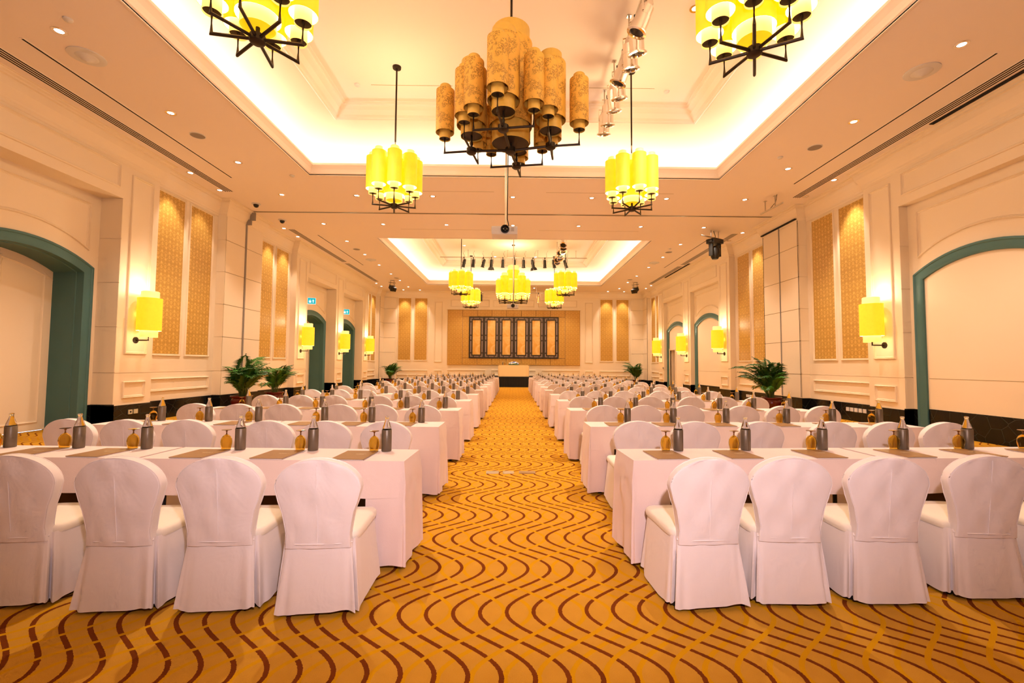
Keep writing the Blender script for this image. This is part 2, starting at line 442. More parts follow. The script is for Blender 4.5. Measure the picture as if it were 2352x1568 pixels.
# ---- walls
SEG = [(0, 1.0, 'col'), (1.0, 3.63, 'panel'), (3.63, 4.66, 'pier'), (4.66, 7.84, 'recess'), (7.84, 8.86, 'pier'),
       (8.86, 11.9, 'recess'), (11.9, 12.92, 'pier'), (12.92, 15.2, 'panel'), (15.2, 16.2, 'col')]
FACE = {'col': 8.80, 'panel': 9.05, 'pier': 8.82}
ZD, ZJ, ZL = .47, 1.19, 5.12          # dado top, joint line, recess lintel
JOINTS = [.47, 1.20, 2.22, 3.21, 4.20, 5.18, 5.93]
def side_segments():
    out = []
    for d0, d1, k in reversed(SEG): out.append((YP - d1, YP - d0, k, -1))
    for d0, d1, k in SEG: out.append((YP + d0, YP + d1, k, 1))
    return out
SEGS = side_segments()
door_no = [0]
def wall(s):
    side = 'left' if s < 0 else 'right'
    REC = 9.30 if s < 0 else 9.02
    mb = MB(); kids = []
    def bx(m, f0, f1, y0, y1, a, b): m.box(s * f0, s * f1, y0, y1, a, b)
    def W(face):
        if s < 0: return lambda u, v, n: (-face + n, u, v)
        return lambda u, v, n: (face - n, u, v)
    for (ya, yb, k, half) in SEGS:
        if k == 'recess':
            bx(mb, 8.82, 9.9, ya, yb, ZL, ZC)                       # lintel
            uc = (ya + yb) / 2; hw = 1.45
            ap = arch_pts(uc, hw, 3.5, .38)
            # recess back wall around the arch
            bx(mb, REC, 9.9, ya, uc - hw, .0, ZL); bx(mb, REC, 9.9, uc + hw, yb, .0, ZL)
            top = arch_pts(uc, hw, 3.5, .38, legs=False); Wr = W(REC)
            mb.rings([[Wr(u, v, 0), Wr(u, ZL, 0)] for u, v in top], False)
            if s > 0:
                mb.box(9.10, 9.9, uc - hw, uc + hw, 0, 3.95) if not (half > 0 and ya > 22) else None
        else:
            f = FACE[k]
            bx(mb, f, 9.9, ya, yb, 0, ZJ - .006); bx(mb, f, 9.9, ya, yb, ZJ + .006, ZC); bx(mb, f + .012, 9.9, ya, yb, ZJ - .006, ZJ + .006)
    root = struct('wall_' + side, mb, 'plaster', 'cream panelled %s side wall with piers, arched recesses and black dado' % side, 'wall')
    for (ya, yb, k, half) in SEGS:
        f = FACE.get(k, REC); Wf = W(f)
        if k != 'recess':
            m = MB(); bx(m, f - .02, 9.5, ya - (.02 if k != 'panel' else 0), yb + (.02 if k != 'panel' else 0), 0, ZD)
            part('dado', m, 'marble_black', root)
        if k == 'pier':
            part('moulding_frame', moulding(MB(), rect(ya + .2, yb - .2, 1.62, 5.75), PROF, Wf), 'plaster', root)
            part('moulding_frame', moulding(MB(), rect(ya + .2, yb - .2, .62, 1.0), PROF, Wf), 'plaster', root)
        elif k == 'panel':
            L = yb - ya; g0 = ya + .28; wdt = (L - .28 * 2 - .26) / 2
            if L < 2.5: g0 = ya + .2; wdt = (L - .4 - .24) / 2
            for q in range(2):
                a = g0 + q * (wdt + (.26 if L > 2.5 else .24)); b = a + wdt
                m = MB(); bx(m, f - .012, f + .02, a, b, 1.66, 5.82)
                part('gold_panel', m, 'gold_fabric', root)
                part('moulding_frame', moulding(MB(), rect(a - .055, b + .055, 1.605, 5.875), PROF, Wf), 'plaster', root)
            part('moulding_frame', moulding(MB(), rect(ya + .2, yb - .2, .70, 1.04), PROF, Wf), 'plaster', root)
        elif k == 'col':
            m = MB(); bx(m, f - .003, f + .02, ya, yb, ZD, 5.93); part('joint_backing', m, 'groove', root)
            for q in range(len(JOINTS) - 1):
                m = MB(); za, zb = JOINTS[q] + .008, JOINTS[q + 1] - .008
                if s > 0 and abs((ya + yb) / 2 - YP) < 1.2:     # folding-partition leaves stacked in their pocket
                    yy0, yy1 = (ya + .02, yb - .30) if half > 0 else (ya + .30, yb - .02)
                    yy0, yy1 = (ya + .015, yb - .012) if half > 0 else (ya + .012, yb - .015)
                else: yy0, yy1 = ya + .004, yb - .004
                bx(m, f - .016, f + .2, yy0, yy1, za, zb)
                part('block', m, 'plaster', root)
                # returns of the column
                yr = ya if half < 0 else yb
                m = MB(); bx(m, f, 9.05, yr - .012, yr + .012, za, zb)
                part('block', m, 'plaster', root)
        elif k == 'recess':
            uc = (ya + yb) / 2; hw = 1.45
            for yr in (ya, yb):
                for q in range(5):
                    za, zb = JOINTS[q] + .006, min(JOINTS[q + 1], ZL) - .006
                    m = MB(); bx(m, 8.822, REC, yr - .012, yr + .012, za, zb)
                    part('block', m, 'plaster', root)
            # lintel moulding and spandrel moulding
            part('moulding_frame', moulding(MB(), rect(ya + .12, yb - .12, 5.32, 5.84), PROF, W(8.82)), 'plaster', root)
            sp = [(uc + hw - .12, 4.92), (uc - hw + .12, 4.92)]
            low = arch_pts(uc, hw - .12, 3.86, .36, legs=False)
            part('moulding_frame', moulding(MB(), sp + list(reversed(low)), PROF, Wf), 'plaster', root)
            # dado inside the recess
            m = MB(); bx(m, REC - .018, REC + .02, ya, uc - hw, 0, ZD + .03); bx(m, REC - .018, REC + .02, uc + hw, yb, 0, ZD + .03)
            for yr, sg in ((ya, 1), (yb, -1)): m.box(s * 8.80, s * REC, yr, yr + sg * .02, 0, ZD + .03)
            part('dado', m, 'marble_black', root)
            # teal arch frame
            ap = arch_pts(uc, hw, 3.5, .38)
            nearh = 'near' if half < 0 else 'far'
            door_no[0] += 1
            if s < 0: pr = [(0, -.02), (0, .045), (.02, .06), (.045, .06), (.06, .045), (.17, .045), (.22, .03), (.22, -.12), (.235, -.13), (.235, -.66)]
            else: pr = [(0, -.02), (0, .045), (.02, .06), (.045, .06), (.06, .045), (.17, .045), (.22, .02), (.22, -.02)]
            fr = moulding(MB(), ap, pr, Wf, closed=False)
            where = {(-1, -1): 'near', (-1, 1): 'far'}[(-1, half)]
            idx = 'nearer' if (abs(uc - YP) < 8) == (half > 0) else 'further'
            d = tag(part('door_%d' % door_no[0], fr, 'teal', None, 35),
                    'teal arched frame in the %s recess of the %s wall, %s half of hall' % (idx, side, where), 'door frame', None, 'structure')
            inner = offset(ap, .22, False)
            if s < 0:
                mid = len(inner) // 2
                for hh in (0, 1):
                    pts = inner[:mid + 1] + [(uc + .004, .0)] if hh == 0 else [(uc - .004, .0)] + inner[mid:]
                    pts = [(max(p[0], uc + .004), p[1]) if hh == 0 else (min(p[0], uc - .004), p[1]) for p in pts]
                    pts[0 if hh == 0 else -1] = (pts[0 if hh == 0 else -1][0], .0)
                    Wd = W(9.96)
                    m = MB(); n = len(pts)
                    m.rings([[Wd(u, v + (.015 if v < .01 else 0), 0) for u, v in pts], [Wd(u, v + (.015 if v < .01 else 0), .045) for u, v in pts]], True, True, True)
                    leaf = part('door_leaf', m, 'plaster', d)
                    pin = offset(pts, .17, True)
                    moulding_m = moulding(MB(), pin, [(0, .045), (.006, .06), (.02, .062), (.035, .05), (.06, .046)], Wd)
                    part('door_panel', moulding_m, 'plaster', leaf)
                    # long black pull handle
                    uh = uc + (.14 if hh == 0 else -.14)
                    h = MB().tube([Wd(uh, 1.02, .12), Wd(uh, 2.02, .12)], .018, 10)
                    for zz in (1.2, 1.84): h.tube([Wd(uh, zz, .04), Wd(uh, zz, .13)], .014, 8)
                    part('pull_handle', h, 'black_metal', leaf, 40)
                m = MB(); m.box(-9.99, -9.97, uc - 1.22, uc + 1.22, .0, .013)
                part('daylight_gap', m, 'door_gap', d)
                m = MB(); m.box(-10.05, -10.02, uc - 1.5, uc + 1.5, 0, 4.2); part('backing', m, 'groove', d)
            else:
                opened = half > 0 and ya > 22
                Wd = W(9.06)
                if not opened:
                    pts = [(inner[0][0], ZD + .06)] + inner[1:-1] + [(inner[-1][0], ZD + .06)]
                    part('arch_panel', MB().rings([[Wd(u, v, 0) for u, v in pts], [Wd(u, v, .02) for u, v in pts]], True, True, True), 'plaster', d)
                    part('panel_joint', MB().box(9.038, 9.05, uc - 1.2, uc + 1.2, ZJ - .006, ZJ + .004), 'groove', d)
                    part('dado', MB().box(9.03, 9.08, inner[-1][0], inner[0][0], 0, ZD + .06), 'marble_black', d)
                else:
                    # service door opening in the far part of the arch
                    dy0, dy1, dz = uc + .28, uc + 1.12, 2.32
                    m = MB(); m.box(9.05, 9.10, inner[-1][0], dy0, 0, 4.0 - .02)
                    m.box(9.05, 9.10, dy1, inner[0][0], 0, 3.6); m.box(9.05, 9.10, dy0, dy1, dz, 3.95)
                    part('arch_panel', m, 'plaster', d)
                    part('service_door_frame', moulding(MB(), [(dy1, 0), (dy1, dz), (dy0, dz), (dy0, 0)], [(-.09, 0), (-.09, .03), (-.01, .03), (0, .0), (0, -.4)], W(9.05), False), 'plaster', d)
                    part('corridor_wall', MB().box(10.25, 10.3, dy0 - 1.5, dy1 + 2.2, 0, 2.6), 'hall_red', d)
                    m = MB().box(9.1, 10.3, dy1 + 2.2, dy1 + 2.25, 0, 2.6).box(9.1, 10.3, dy0 - 1.5, dy0 - 1.45, 0, 2.6).box(9.1, 10.3, dy0 - 1.5, dy1 + 2.2, 2.6, 2.65)
                    part('corridor_shell', m, 'plaster', d)
                    light('corridor_lamp', 'POINT', (9.8, dy1 + .3, 2.3), 14, (1, .8, .7), shadow_soft_size=.1)
    return root
wl = wall(-1); wr = wall(1)

part('partition_jamb', MB().box(-8.80, -8.755, YP - .03, YP + .03, .5, 5.95).box(-8.78, -8.62, YP - .03, YP + .03, 5.95, 6.12).box(-8.66, -8.5, YP - .03, YP + .03, 6.1, 6.36), 'grey_grille', wl)
part('partition_jamb', MB().box(8.765, 8.80, YP - .018, YP + .018, .5, 6.1), 'grey_grille', wr)
for yy in (YP - .98, YP + .98): part('pocket_edge', MB().box(8.776, 8.80, yy - .006, yy + .006, .5, 6.0), 'dark_slot', wr)
part('pocket_edge', MB().box(8.70, 8.80, YP - .98, YP + .98, 6.0, 6.03), 'dark_slot', wr)

# end walls
def back_wall():
    Y = YE
    mb = MB()
    mb.box(-9.2, 9.2, Y, Y + .5, 0, ZJ - .006).box(-9.2, 9.2, Y, Y + .5, ZJ + .006, ZC).box(-9.2, 9.2, Y + .012, Y + .5, ZJ - .006, ZJ + .006)
    root = struct('wall_back', mb, 'plaster', 'cream end wall behind the stage with gold panels and mouldings', 'wall')
    Wb = lambda u, v, n: (u, Y - n, v)
    part('dado', MB().box(-8.8, 8.8, Y - .02, Y, 0, ZD), 'marble_black', root)
    for s in (-1, 1):
        for a, b in ((5.9, 6.72), (7.0, 7.82)):
            a, b = (a, b) if s > 0 else (-b, -a)
            part('gold_panel', MB().box(a, b, Y - .012, Y + .01, 1.72, 5.94), 'gold_fabric_back', root)
            part('moulding_frame', moulding(MB(), rect(a - .055, b + .055, 1.665, 5.995), PROF, Wb), 'plaster', root)
        for a, b, c, d in ((4.85, 5.38, 1.6, 5.7), (4.85, 5.38, .70, 1.04), (5.8, 7.9, .70, 1.04)):
            a, b = (a, b) if s > 0 else (-b, -a)
            part('moulding_frame', moulding(MB(), rect(a, b, c, d), PROF, Wb), 'plaster', root)
        a, b = (1.9, 4.5) if s > 0 else (-4.5, -1.9)
        part('moulding_frame', moulding(MB(), rect(a, b, .70, 1.08), PROF, Wb), 'plaster', root)
        a, b = (8.0, 8.8) if s > 0 else (-8.8, -8.0)
        for q in range(len(JOINTS) - 1):
            part('block', MB().box(a, b, Y - .08, Y + .05, JOINTS[q] + .008, JOINTS[q + 1] - .008), 'plaster', root)
    part('moulding_frame', moulding(MB(), rect(-1.5, 1.5, .70, 1.08), PROF, Wb), 'plaster', root)
    for a, b in ((-4.3, -1.65), (-1.4, 1.4), (1.65, 4.3)):
        part('moulding_frame', moulding(MB(), rect(a, b, 5.36, 5.84), PROF, Wb), 'plaster', root)
    # upholstered gold field: each cushion panel separate
    def cushion(a, b, c, d):
        rs = [[(u, Y - h, v) for u, v in rect(a + i, b - i, c + i, d - i)] for i, h in ((.008, 0), (.008, .05), (.022, .066), (.05, .07))]
        part('upholstered_panel', MB().rings(rs, True, False, True), 'gold_fabric_back', root)
    cushion(-4.5, -3.48, 1.4, 5.15); cushion(3.48, 4.5, 1.4, 5.15)
    cushion(-3.48, -3.03, 1.87, 4.68); cushion(3.03, 3.48, 1.87, 4.68)
    wq = 6.96 / 7
    for q in range(7):
        a = -3.48 + q * wq
        cushion(a, a + wq, 4.68, 5.15); cushion(a, a + wq, 1.4, 1.87)
    part('trim_strip', MB().box(-4.55, 4.55, Y - .10, Y, 5.15, 5.19), 'plaster', root)
    return root
wb = back_wall()
mb = MB().box(-9.2, 9.2, YN - .4, YN, 0, ZC)
wn = struct('wall_rear', mb, 'plaster', 'plain cream rear wall behind the seating', 'wall')
part('dado', MB().box(-8.8, 8.8, YN, YN + .02, 0, ZD), 'marble_black', wn)

# cornice all round, following piers and columns
plan = []
for (ya, yb, k, half) in SEGS:
    f = FACE.get(k, 8.82); plan += [(f, ya), (f, yb)]
plan += [(-x, y) for x, y in reversed(plan)]
pl2 = []
for p in plan:
    if not pl2 or (abs(p[0] - pl2[-1][0]) + abs(p[1] - pl2[-1][1])) > 1e-4: pl2.append(p)
cor = [(0, 5.90), (.02, 5.91), (.02, 5.96), (.045, 5.98), (.05, 6.02), (.10, 6.07), (.19, 6.17), (.235, 6.26), (.245, 6.30), (.30, 6.31), (.30, 6.345), (.36, 6.36), (.36, 6.385), (.40, 6.39), (.40, 6.402)]
cor = [(i * .62, z) for i, z in cor]
trim = struct('trim_1', moulding(MB(), pl2, cor, lambda u, v, n: (u, v, n)), 'plaster', 'stepped cream crown cornice running round the top of the walls', 'cornice')

# ---- ceiling grilles
def diffuser(x, y0, y1, label, slots=4):
    t = thing('linear_diffuser', label, 'air vent', (x, (y0 + y1) / 2, ZC), 0, 'linear air diffusers in the soffit')
    L = (y1 - y0) / 2; wd = .030 * slots
    part('diffuser_frame', MB().box(-wd, wd, -L, L, -.008, 0), 'ceiling_paint', t)
    for i in range(slots):
        xx = -wd + .030 + i * .060 - .004
        part('slot', MB().box(xx - .012, xx + .02, -L + .02, L - .02, -.0095, -.002), 'dark_slot', t)
for s, nm in ((-1, 'left'), (1, 'right')):
    diffuser(s * 8.28, 5.2, 13.2, 'long four-slot air diffuser in the near soffit beside the %s wall' % nm)
    diffuser(s * 8.28, 16.9, 22.3, 'four-slot air diffuser in the soffit beyond the partition track, %s side' % nm)
    diffuser(s * 8.28, 22.6, 27.6, 'four-slot air diffuser in the soffit nearest the stage, %s side' % nm)
    diffuser(s * 7.6, 6.9, 12.2, 'thin single-slot air diffuser in the near soffit, %s side' % nm, 1)
    diffuser(s * 7.6, 17.6, 23.0, 'thin single-slot air diffuser in the soffit past the partition, %s side' % nm, 1)
for y0, y1, l in ((4.0, 9.05, 'wide black open slot in the near soffit by the right cornice'), (22.0, 25.6, 'black open slot in the far soffit by the right cornice')):
    tag(part('ceiling_slot', MB().box(8.46, 8.55, y0, y1, ZC - .014, ZC - .001), 'dark_slot'), l, 'ceiling slot')

# ================================================================ LIGHT FITTINGS
# ---- recessed downlights
DL = {}
DL['trim'] = MB().lathe([(.055, .0), (.06, -.006), (.095, -.008), (.10, -.003), (.10, .0)], 20, cap0=False, cap1=False).mesh('trim_ring', 'chrome', 40)
DL['disc'] = MB().lathe([(.0, -.001), (.07, -.002)], 20, cap0=False, cap1=False).mesh('lamp_lens', 'lamp_disc')
DL['off'] = MB().lathe([(.0, -.001), (.07, -.002)], 20, cap0=False, cap1=False).mesh('lamp_lens', 'white_plastic')
def downlight(x, y, z, label, power, group='recessed downlights', cone=95, tilt=(0, 0), on=True):
    t = thing('downlight', label, 'downlight', (x, y, z), 0, group)
    link('trim_ring', DL['trim'], t); link('lamp_lens', DL['disc'] if on else DL['off'], t)
    if on and power > 0:
        light('downlight_lamp', 'SPOT', (x, y, z - .03), power, SPOT_C, rot=(tilt[0], tilt[1], 0), spot_size=R_(cone), spot_blend=.65, shadow_soft_size=.05)
YN_ROW = [6.75, 9.0, 11.24, 13.4]
YF_ROW = [16.2, 18.5, 20.75, 22.95, 25.2, 27.2, 29.4]
for s, nm in ((-1, 'left'), (1, 'right')):
    for i, y in enumerate(YN_ROW):
        downlight(s * 6.87, y, ZC, 'bright downlight, %s in the row along the %s soffit, near half' % (ORD[i], nm), SPOT_P)
    for i, y in enumerate(YF_ROW):
        downlight(s * 6.80, y, ZC, 'bright downlight, %s past the partition along the %s soffit' % (ORD[i], nm), SPOT_P)
for y, nm in ((13.4, 'before'), (16.18, 'beyond')):
    for i, x in enumerate((-4.68, -2.43, -.06, 2.29, 4.52)):
        downlight(x, y, ZC, 'bright downlight %s from left in the cross soffit just %s the partition track' % (ORD[i], nm), SPOT_P)
for i, x in enumerate((-3.4, -1.1, 1.3, 3.5)):
    downlight(x, 29.5, ZC, 'downlight %s from left in the soffit over the stage' % ORD[i], SPOT_P * .8)
# small wall washers over the gold panels
def washer(x, y, label, power, on=True):
    tl = -.16 if x > 0 else .16
    downlight(x, y, ZC, label, power, 'wall washers over the gold panels', 62, (0, tl), on)
washer(-8.5, 11.9, 'wall washer over the nearer gold panel before the partition, left wall', WASH_P)
washer(-8.5, 13.1, 'wall washer over the further gold panel before the partition, left wall', WASH_P * .5)
washer(8.5, 11.9, 'glowing wall washer over the nearer gold panel before the partition, right wall', WASH_P * 1.6)
washer(8.5, 13.1, 'unlit wall washer over the further gold panel before the partition, right wall', 0, False)
washer(-8.5, 16.8, 'wall washer over the first gold panel past the partition, left wall', WASH_P)
washer(-8.5, 17.9, 'wall washer over the second gold panel past the partition, left wall', WASH_P)
washer(8.5, 16.8, 'wall washer over the first gold panel past the partition, right wall', WASH_P)
washer(8.5, 17.9, 'unlit wall washer over the second gold panel past the partition, right wall', 0, False)
for s, nm in ((-1, 'left'), (1, 'right')):
    washer(s * 8.5, 28.2, 'wall washer near the stage corner of the %s wall' % nm, WASH_P)
    washer(s * 8.5, 29.3, 'wall washer in the stage corner soffit of the %s wall' % nm, WASH_P)
    for i, x in enumerate((6.31, 7.41)):
        downlight(s * x, 30.62, ZC, 'wall washer over the %s gold panel on the %s of the end wall' % (('inner', 'outer')[i], nm), WASH_P, 'wall washers over the gold panels', 62, (.16, 0))
# upper coffer lamps
for i, (x, y) in enumerate(((-3.0, 7.2), (3.1, 7.6))):
    downlight(x, y, ZT, 'bright downlight in the upper near coffer, %s side' % ('left', 'right')[i], SPOT_P * 4.2, cone=85)
for i, (x, y) in enumerate(((-2.7, 21.5), (-2.6, 23.6), (-1.1, 26.0), (1.2, 26.0), (2.7, 21.2))):
    downlight(x, y, ZT, 'small downlight %s from left in the upper far coffer' % ORD[i], SPOT_P * 1.1)

# ---- drum shades
SH = {}
def drum_meshes(key, ro, ri, z0, z1, t0, t1, lit, seg=24):
    sm, lm, tm = ('shade_lit', 'bulb', 'tube_lit') if lit else ('shade_fabric', 'alabaster', 'alabaster')
    if lit == 2: sm = 'sconce_lit'
    SH[key] = (
        MB().lathe([(ro, z0), (ro, z1), (ro - .006, z1), (ro - .006, z1 - .01)], seg, cap0=False, cap1=False).mesh('drum_shade', sm, 50),
        MB().lathe([(ro - .004, z0 + .001), (ro - .004, z1 - .02), (ri, z1 - .03)], seg, cap0=False, cap1=False).mesh('shade_liner', lm, 50),
        MB().lathe([(ri, t0), (ri, t1 - .012), (ri - .012, t1), (ri - .02, t1), (ri - .02, t1 - .02), (0.0, t1 - .03)], seg, cap0=False, cap1=False).mesh('inner_tube', tm, 50),
        MB().lathe([(0.0, t0 + .02), (ri - .004, t0 + .02)], seg, cap0=False, cap1=False).mesh('base_plate', 'bronze' if (lit == 0 or (lit == 1 and key[0] == 's')) else 'shade_lit'))
def drum(parent, key, loc):
    a, b, c, d = SH[key]
    o = link('drum_shade', a, parent, loc)
    link('shade_liner', b, o); link('inner_tube', c, o); link('base_plate', d, o)
for lit in (0, 1):
    drum_meshes(('s', lit), .14, .085, .31, .97, .21, 1.06, lit)
    drum_meshes(('c', lit), .21, .165, .22, .95, .10, 1.10, lit)
    drum_meshes(('m', lit), .225, .165, .38, 1.24, .22, 1.40, lit)
    drum_meshes(('l', lit), .32, .28, .32, 1.60, .06, 1.84, lit, 32)
drum_meshes(('x', 2), .24, .175, .17, .93, .02, 1.09, 2, 32)
ARM = MB().tube([(0, 0, 0), (.42, 0, 0), (.42, 0, .24)], .017, 8).mesh('arm', 'bronze', 40)
HUB = MB().lathe([(.0, -.05), (.05, -.05), (.075, -.03), (.075, .035), (.05, .05), (.02, .05), (.02, .12), (0, .12)], 14, cap0=False, cap1=False).mesh('hub', 'bronze', 40)
CANOPY = MB().lathe([(.0, -.06), (.025, -.06), (.03, -.045), (.085, -.04), (.09, -.0), (0, 0)], 18, cap0=False, cap1=False).mesh('ceiling_canopy', 'bronze', 40)
HUBZ = 4.66
def rod(parent, z0, z1):
    part('rod', MB().tube([(0, 0, z0), (0, 0, z1)], .018, 8), 'bronze', parent, 40)
def small_chandelier(x, y, rz, label):
    t = thing('chandelier', label, 'chandelier', (x, y, HUBZ), rz, 'round eight-shade chandeliers')
    link('hub', HUB, t)
    for i in range(8):
        a = i * PI / 4
        link('arm', ARM, t, rot=(0, 0, a))
        drum(t, ('s', 1), (.42 * math.cos(a), .42 * math.sin(a), 0))
    drum(t, ('c', 1), (0, 0, 0))
    rod(t, 1.0, ZT - HUBZ - .04)
    link('ceiling_canopy', CANOPY, t, (0, 0, ZT - HUBZ))
    light('chandelier_lamp', 'POINT', (x, y, HUBZ + 1.35), CHAN_P, CHAN_C, shadow_soft_size=.22)
for x, y, rz, l in ((-2.58, 4.46, .17, 'lit yellow drum-shade chandelier cut off at the upper left corner'),
                    (2.45, 4.53, .30, 'lit yellow drum-shade chandelier cut off at the upper right corner'),
                    (-2.47, 9.28, .25, 'lit yellow round chandelier left of the dark unlit chandelier'),
                    (2.42, 9.3, .1, 'lit yellow round chandelier right of the dark unlit chandelier'),
                    (-2.45, 21.0, .2, 'lit yellow round chandelier, nearer of two at left over far half'),
                    (2.37, 21.0, .2, 'lit yellow round chandelier, nearer of two at right over far half'),
                    (-2.45, 25.85, .2, 'lit yellow round chandelier at left nearest the stage'),
                    (2.28, 25.85, .2, 'lit yellow round chandelier at right nearest the stage')):
    small_chandelier(x, y, rz, l)
def big_chandelier(x, y, rz, lit, label):
    t = thing('tiered_chandelier', label, 'chandelier', (x, y, HUBZ), rz, 'large tiered chandeliers')
    k = 1 if lit else 0
    link('hub', HUB, t, (0, 0, -.03))
    drum(t, ('l', k), (0, 0, 0))
    for q in range(4):
        a = q * PI / 2; ca, sa = math.cos(a), math.sin(a); r = .60
        part('main_arm', MB().tube([(0, 0, -.03), (r * ca, r * sa, 0)], .02, 8), 'bronze', t, 40)
        link('hub', HUB, t, (r * ca, r * sa, 0))
        part('post', MB().tube([(r * ca, r * sa, 0), (r * ca, r * sa, .26)], .016, 8), 'bronze', t, 40)
        drum(t, ('m', k), (r * ca, r * sa, 0))
        for b in (a - PI / 2, a, a + PI / 2):
            link('arm', ARM, t, (r * ca, r * sa, 0), (0, 0, b))
            drum(t, ('s', k), (r * ca + .42 * math.cos(b), r * sa + .42 * math.sin(b), 0))
    rod(t, 1.7, ZT - HUBZ - .04)
    link('ceiling_canopy', CANOPY, t, (0, 0, ZT - HUBZ))
    if lit:
        light('chandelier_lamp', 'POINT', (x, y, HUBZ + 2.1), CHAN_P, CHAN_C, shadow_soft_size=.25)
big_chandelier(-.07, 6.72, R_(-9), False, 'large unlit tiered chandelier with tan damask shades over the aisle')
big_chandelier(-.05, 23.4, R_(45), True, 'large lit yellow tiered chandelier over the far aisle')

# ---- sconces on the piers
PLATE = {}
def sconce(s, y, label):
    x = s * 8.82; d = -s
    t = thing('wall_sconce', label, 'wall lamp', (x + d * .30, y, 1.98), 0, 'cylindrical wall sconces on the piers')
    drum(t, ('x', 2), (0, 0, .02))
    m = MB().tube([(-d * .28, 0, -.03), (0, 0, -.03), (0, 0, .05)], .016, 8)
    part('bracket_arm', m, 'bronze', t, 40)
    m = MB().lathe([(0, 0), (.075, 0), (.075, .02), (0, .028)], 18, cap0=False, cap1=False)
    part('wall_plate', m, 'bronze', t, 40, (-d * .30, 0, -.03), (0, d * PI / 2, 0))
    xx = x + d * .30
    light('sconce_lamp', 'POINT', (xx + d * .02, y, 3.16), SCON_P, (1, .82, .55), shadow_soft_size=.06)
    light('sconce_lamp', 'POINT', (xx - d * .28, y, 2.55), SCON_P * .10, (1, .55, .08), shadow_soft_size=.12)
    light('sconce_lamp', 'POINT', (xx, y, 1.90), SCON_P * .2, (1, .8, .5), shadow_soft_size=.08)
PCS = [YP - 4.15, YP + 4.15, YP + 8.35, YP + 12.41]
PLB = ['nearest', 'second', 'third', 'furthest']
for s, nm in ((-1, 'left'), (1, 'right')):
    for i, y in enumerate(PCS):
        sconce(s, y, 'glowing yellow cylinder sconce, %s along the %s wall' % (PLB[i], nm))

# ---- PAR cans
CAN = {}
def can_meshes(key, mat, L=.36, r=.105):
    CAN[key] = (MB().lathe([(0, .24), (.055, .235), (.075, .20), (.08, .16), (r * .93, .12), (r * .93, -.02), (r, -.03), (r, -L + .18), (r * 1.02, -L + .16)], 18, cap0=False, cap1=False).mesh('housing', mat, 35),
                MB().lathe([(r * 1.02, -L + .16), (r * 1.28, -L + .155), (r * 1.28, -L + .135), (r * .95, -L + .13), (r * .9, -L + .15)], 18, cap0=False, cap1=False).mesh('rim', mat, 35),
                MB().lathe([(0, -L + .15), (r * .92, -L + .15)], 18, cap0=False, cap1=False).mesh('lens', 'lens_glass'),
                MB().box(-.125, -.118, -.014, .014, 0, .27).box(.118, .125, -.014, .014, 0, .27).box(-.125, .125, -.014, .014, .265, .272).mesh('yoke', mat))
can_meshes('silver', 'chrome', .42, .125); can_meshes('black', 'black_metal', .34, .085)
def par_can(x, y, zbar, rz, tilt, key, label, group, doors=False):
    t = thing('stage_lamp', label, 'spotlight', (x, y, zbar - .34), rz, group)
    h, r, l, yk = CAN[key]
    o = link('housing', h, t, (0, 0, 0), (tilt, 0, 0)); link('rim', r, o); link('lens', l, o)
    link('yoke', yk, t)
    part('clamp', MB().box(-.02, .02, -.025, .025, .27, .36).tube([(-.03, 0, .34), (.03, 0, .34)], .03, 8), 'black_metal', t)
    if doors:
        m = MB()
        for q in range(4):
            a = q * PI / 2; c, s_ = math.cos(a), math.sin(a)
            def P(rr, tt, z): return (rr * c - tt * s_, rr * s_ + tt * c, z)
            m.add([P(.09, -.09, -.19), P(.09, .09, -.19), P(.15, .12, -.34), P(.15, -.12, -.34), P(.094, -.09, -.19), P(.094, .09, -.19), P(.154, .12, -.34), P(.154, -.12, -.34)],
                  [(0, 1, 2, 3), (7, 6, 5, 4), (0, 4, 5, 1), (1, 5, 6, 2), (2, 6, 7, 3), (3, 7, 4, 0)])
        part('barn_door', m, 'black_metal', o)
    return t
def lamp_bar(p0, p1, z, ztop, label, drops, mat='steel'):
    v = Vector(p1) - Vector(p0); c = (Vector(p0) + Vector(p1)) / 2
    t = thing('lamp_bar', label, 'lighting bar', (c.x, c.y, z), math.atan2(v.y, v.x))
    L = v.length / 2
    part('pipe', MB().tube([(-L, 0, 0), (L, 0, 0)], .024, 10), mat, t, 40)
    for f in drops:
        part('drop_rod', MB().tube([(f * L, 0, 0), (f * L, 0, ztop - z)], .016, 8).box(f * L - .04, f * L + .04, -.04, .04, ztop - z - .01, ztop - z), mat, t, 40)
lamp_bar((2.0, 6.3), (2.0, 10.3), 7.25, ZT, 'steel pipe carrying silver cans in the near coffer', (-.8, -.25, .35, .85))
PY = [6.9, 7.35, 7.75, 8.2, 8.65, 9.1, 9.65, 10.05]
PT = [(.42, 1.2), (.28, -.5), (.28, -.4), (.42, 1.1), (.28, -.5), (.28, -.4), (.22, -.1), (.22, 0)]
for i, y in enumerate(PY):
    par_can(2.0, y, 7.25, PT[i][1], PT[i][0], 'silver', 'polished silver can lamp, %s from the camera on the near coffer bar' % ORD[i], 'silver can lamps in the near coffer')
lamp_bar((2.15, 19.4), (2.15, 23.2), 7.1, ZT, 'steel pipe carrying silver cans in the far coffer', (-.8, 0, .8))
for i in range(8):
    par_can(2.15, 19.6 + i * .47, 7.1, PI * .1 * (i % 3 - 1), -.75 + .12 * (i % 3), 'silver', 'silver can lamp, %s from the camera on the far coffer bar' % ORD[i], 'silver can lamps in the far coffer')
lamp_bar((-4.0, 24.5), (3.92, 24.5), 7.2, ZT, 'long pipe across the far coffer carrying black stage lamps', (-.62, -.08, .33, .85))
BX = [1066, 1087, 1110, 1128, 1154, 1180, 1201, 1222, 1249, 1270, 1296]
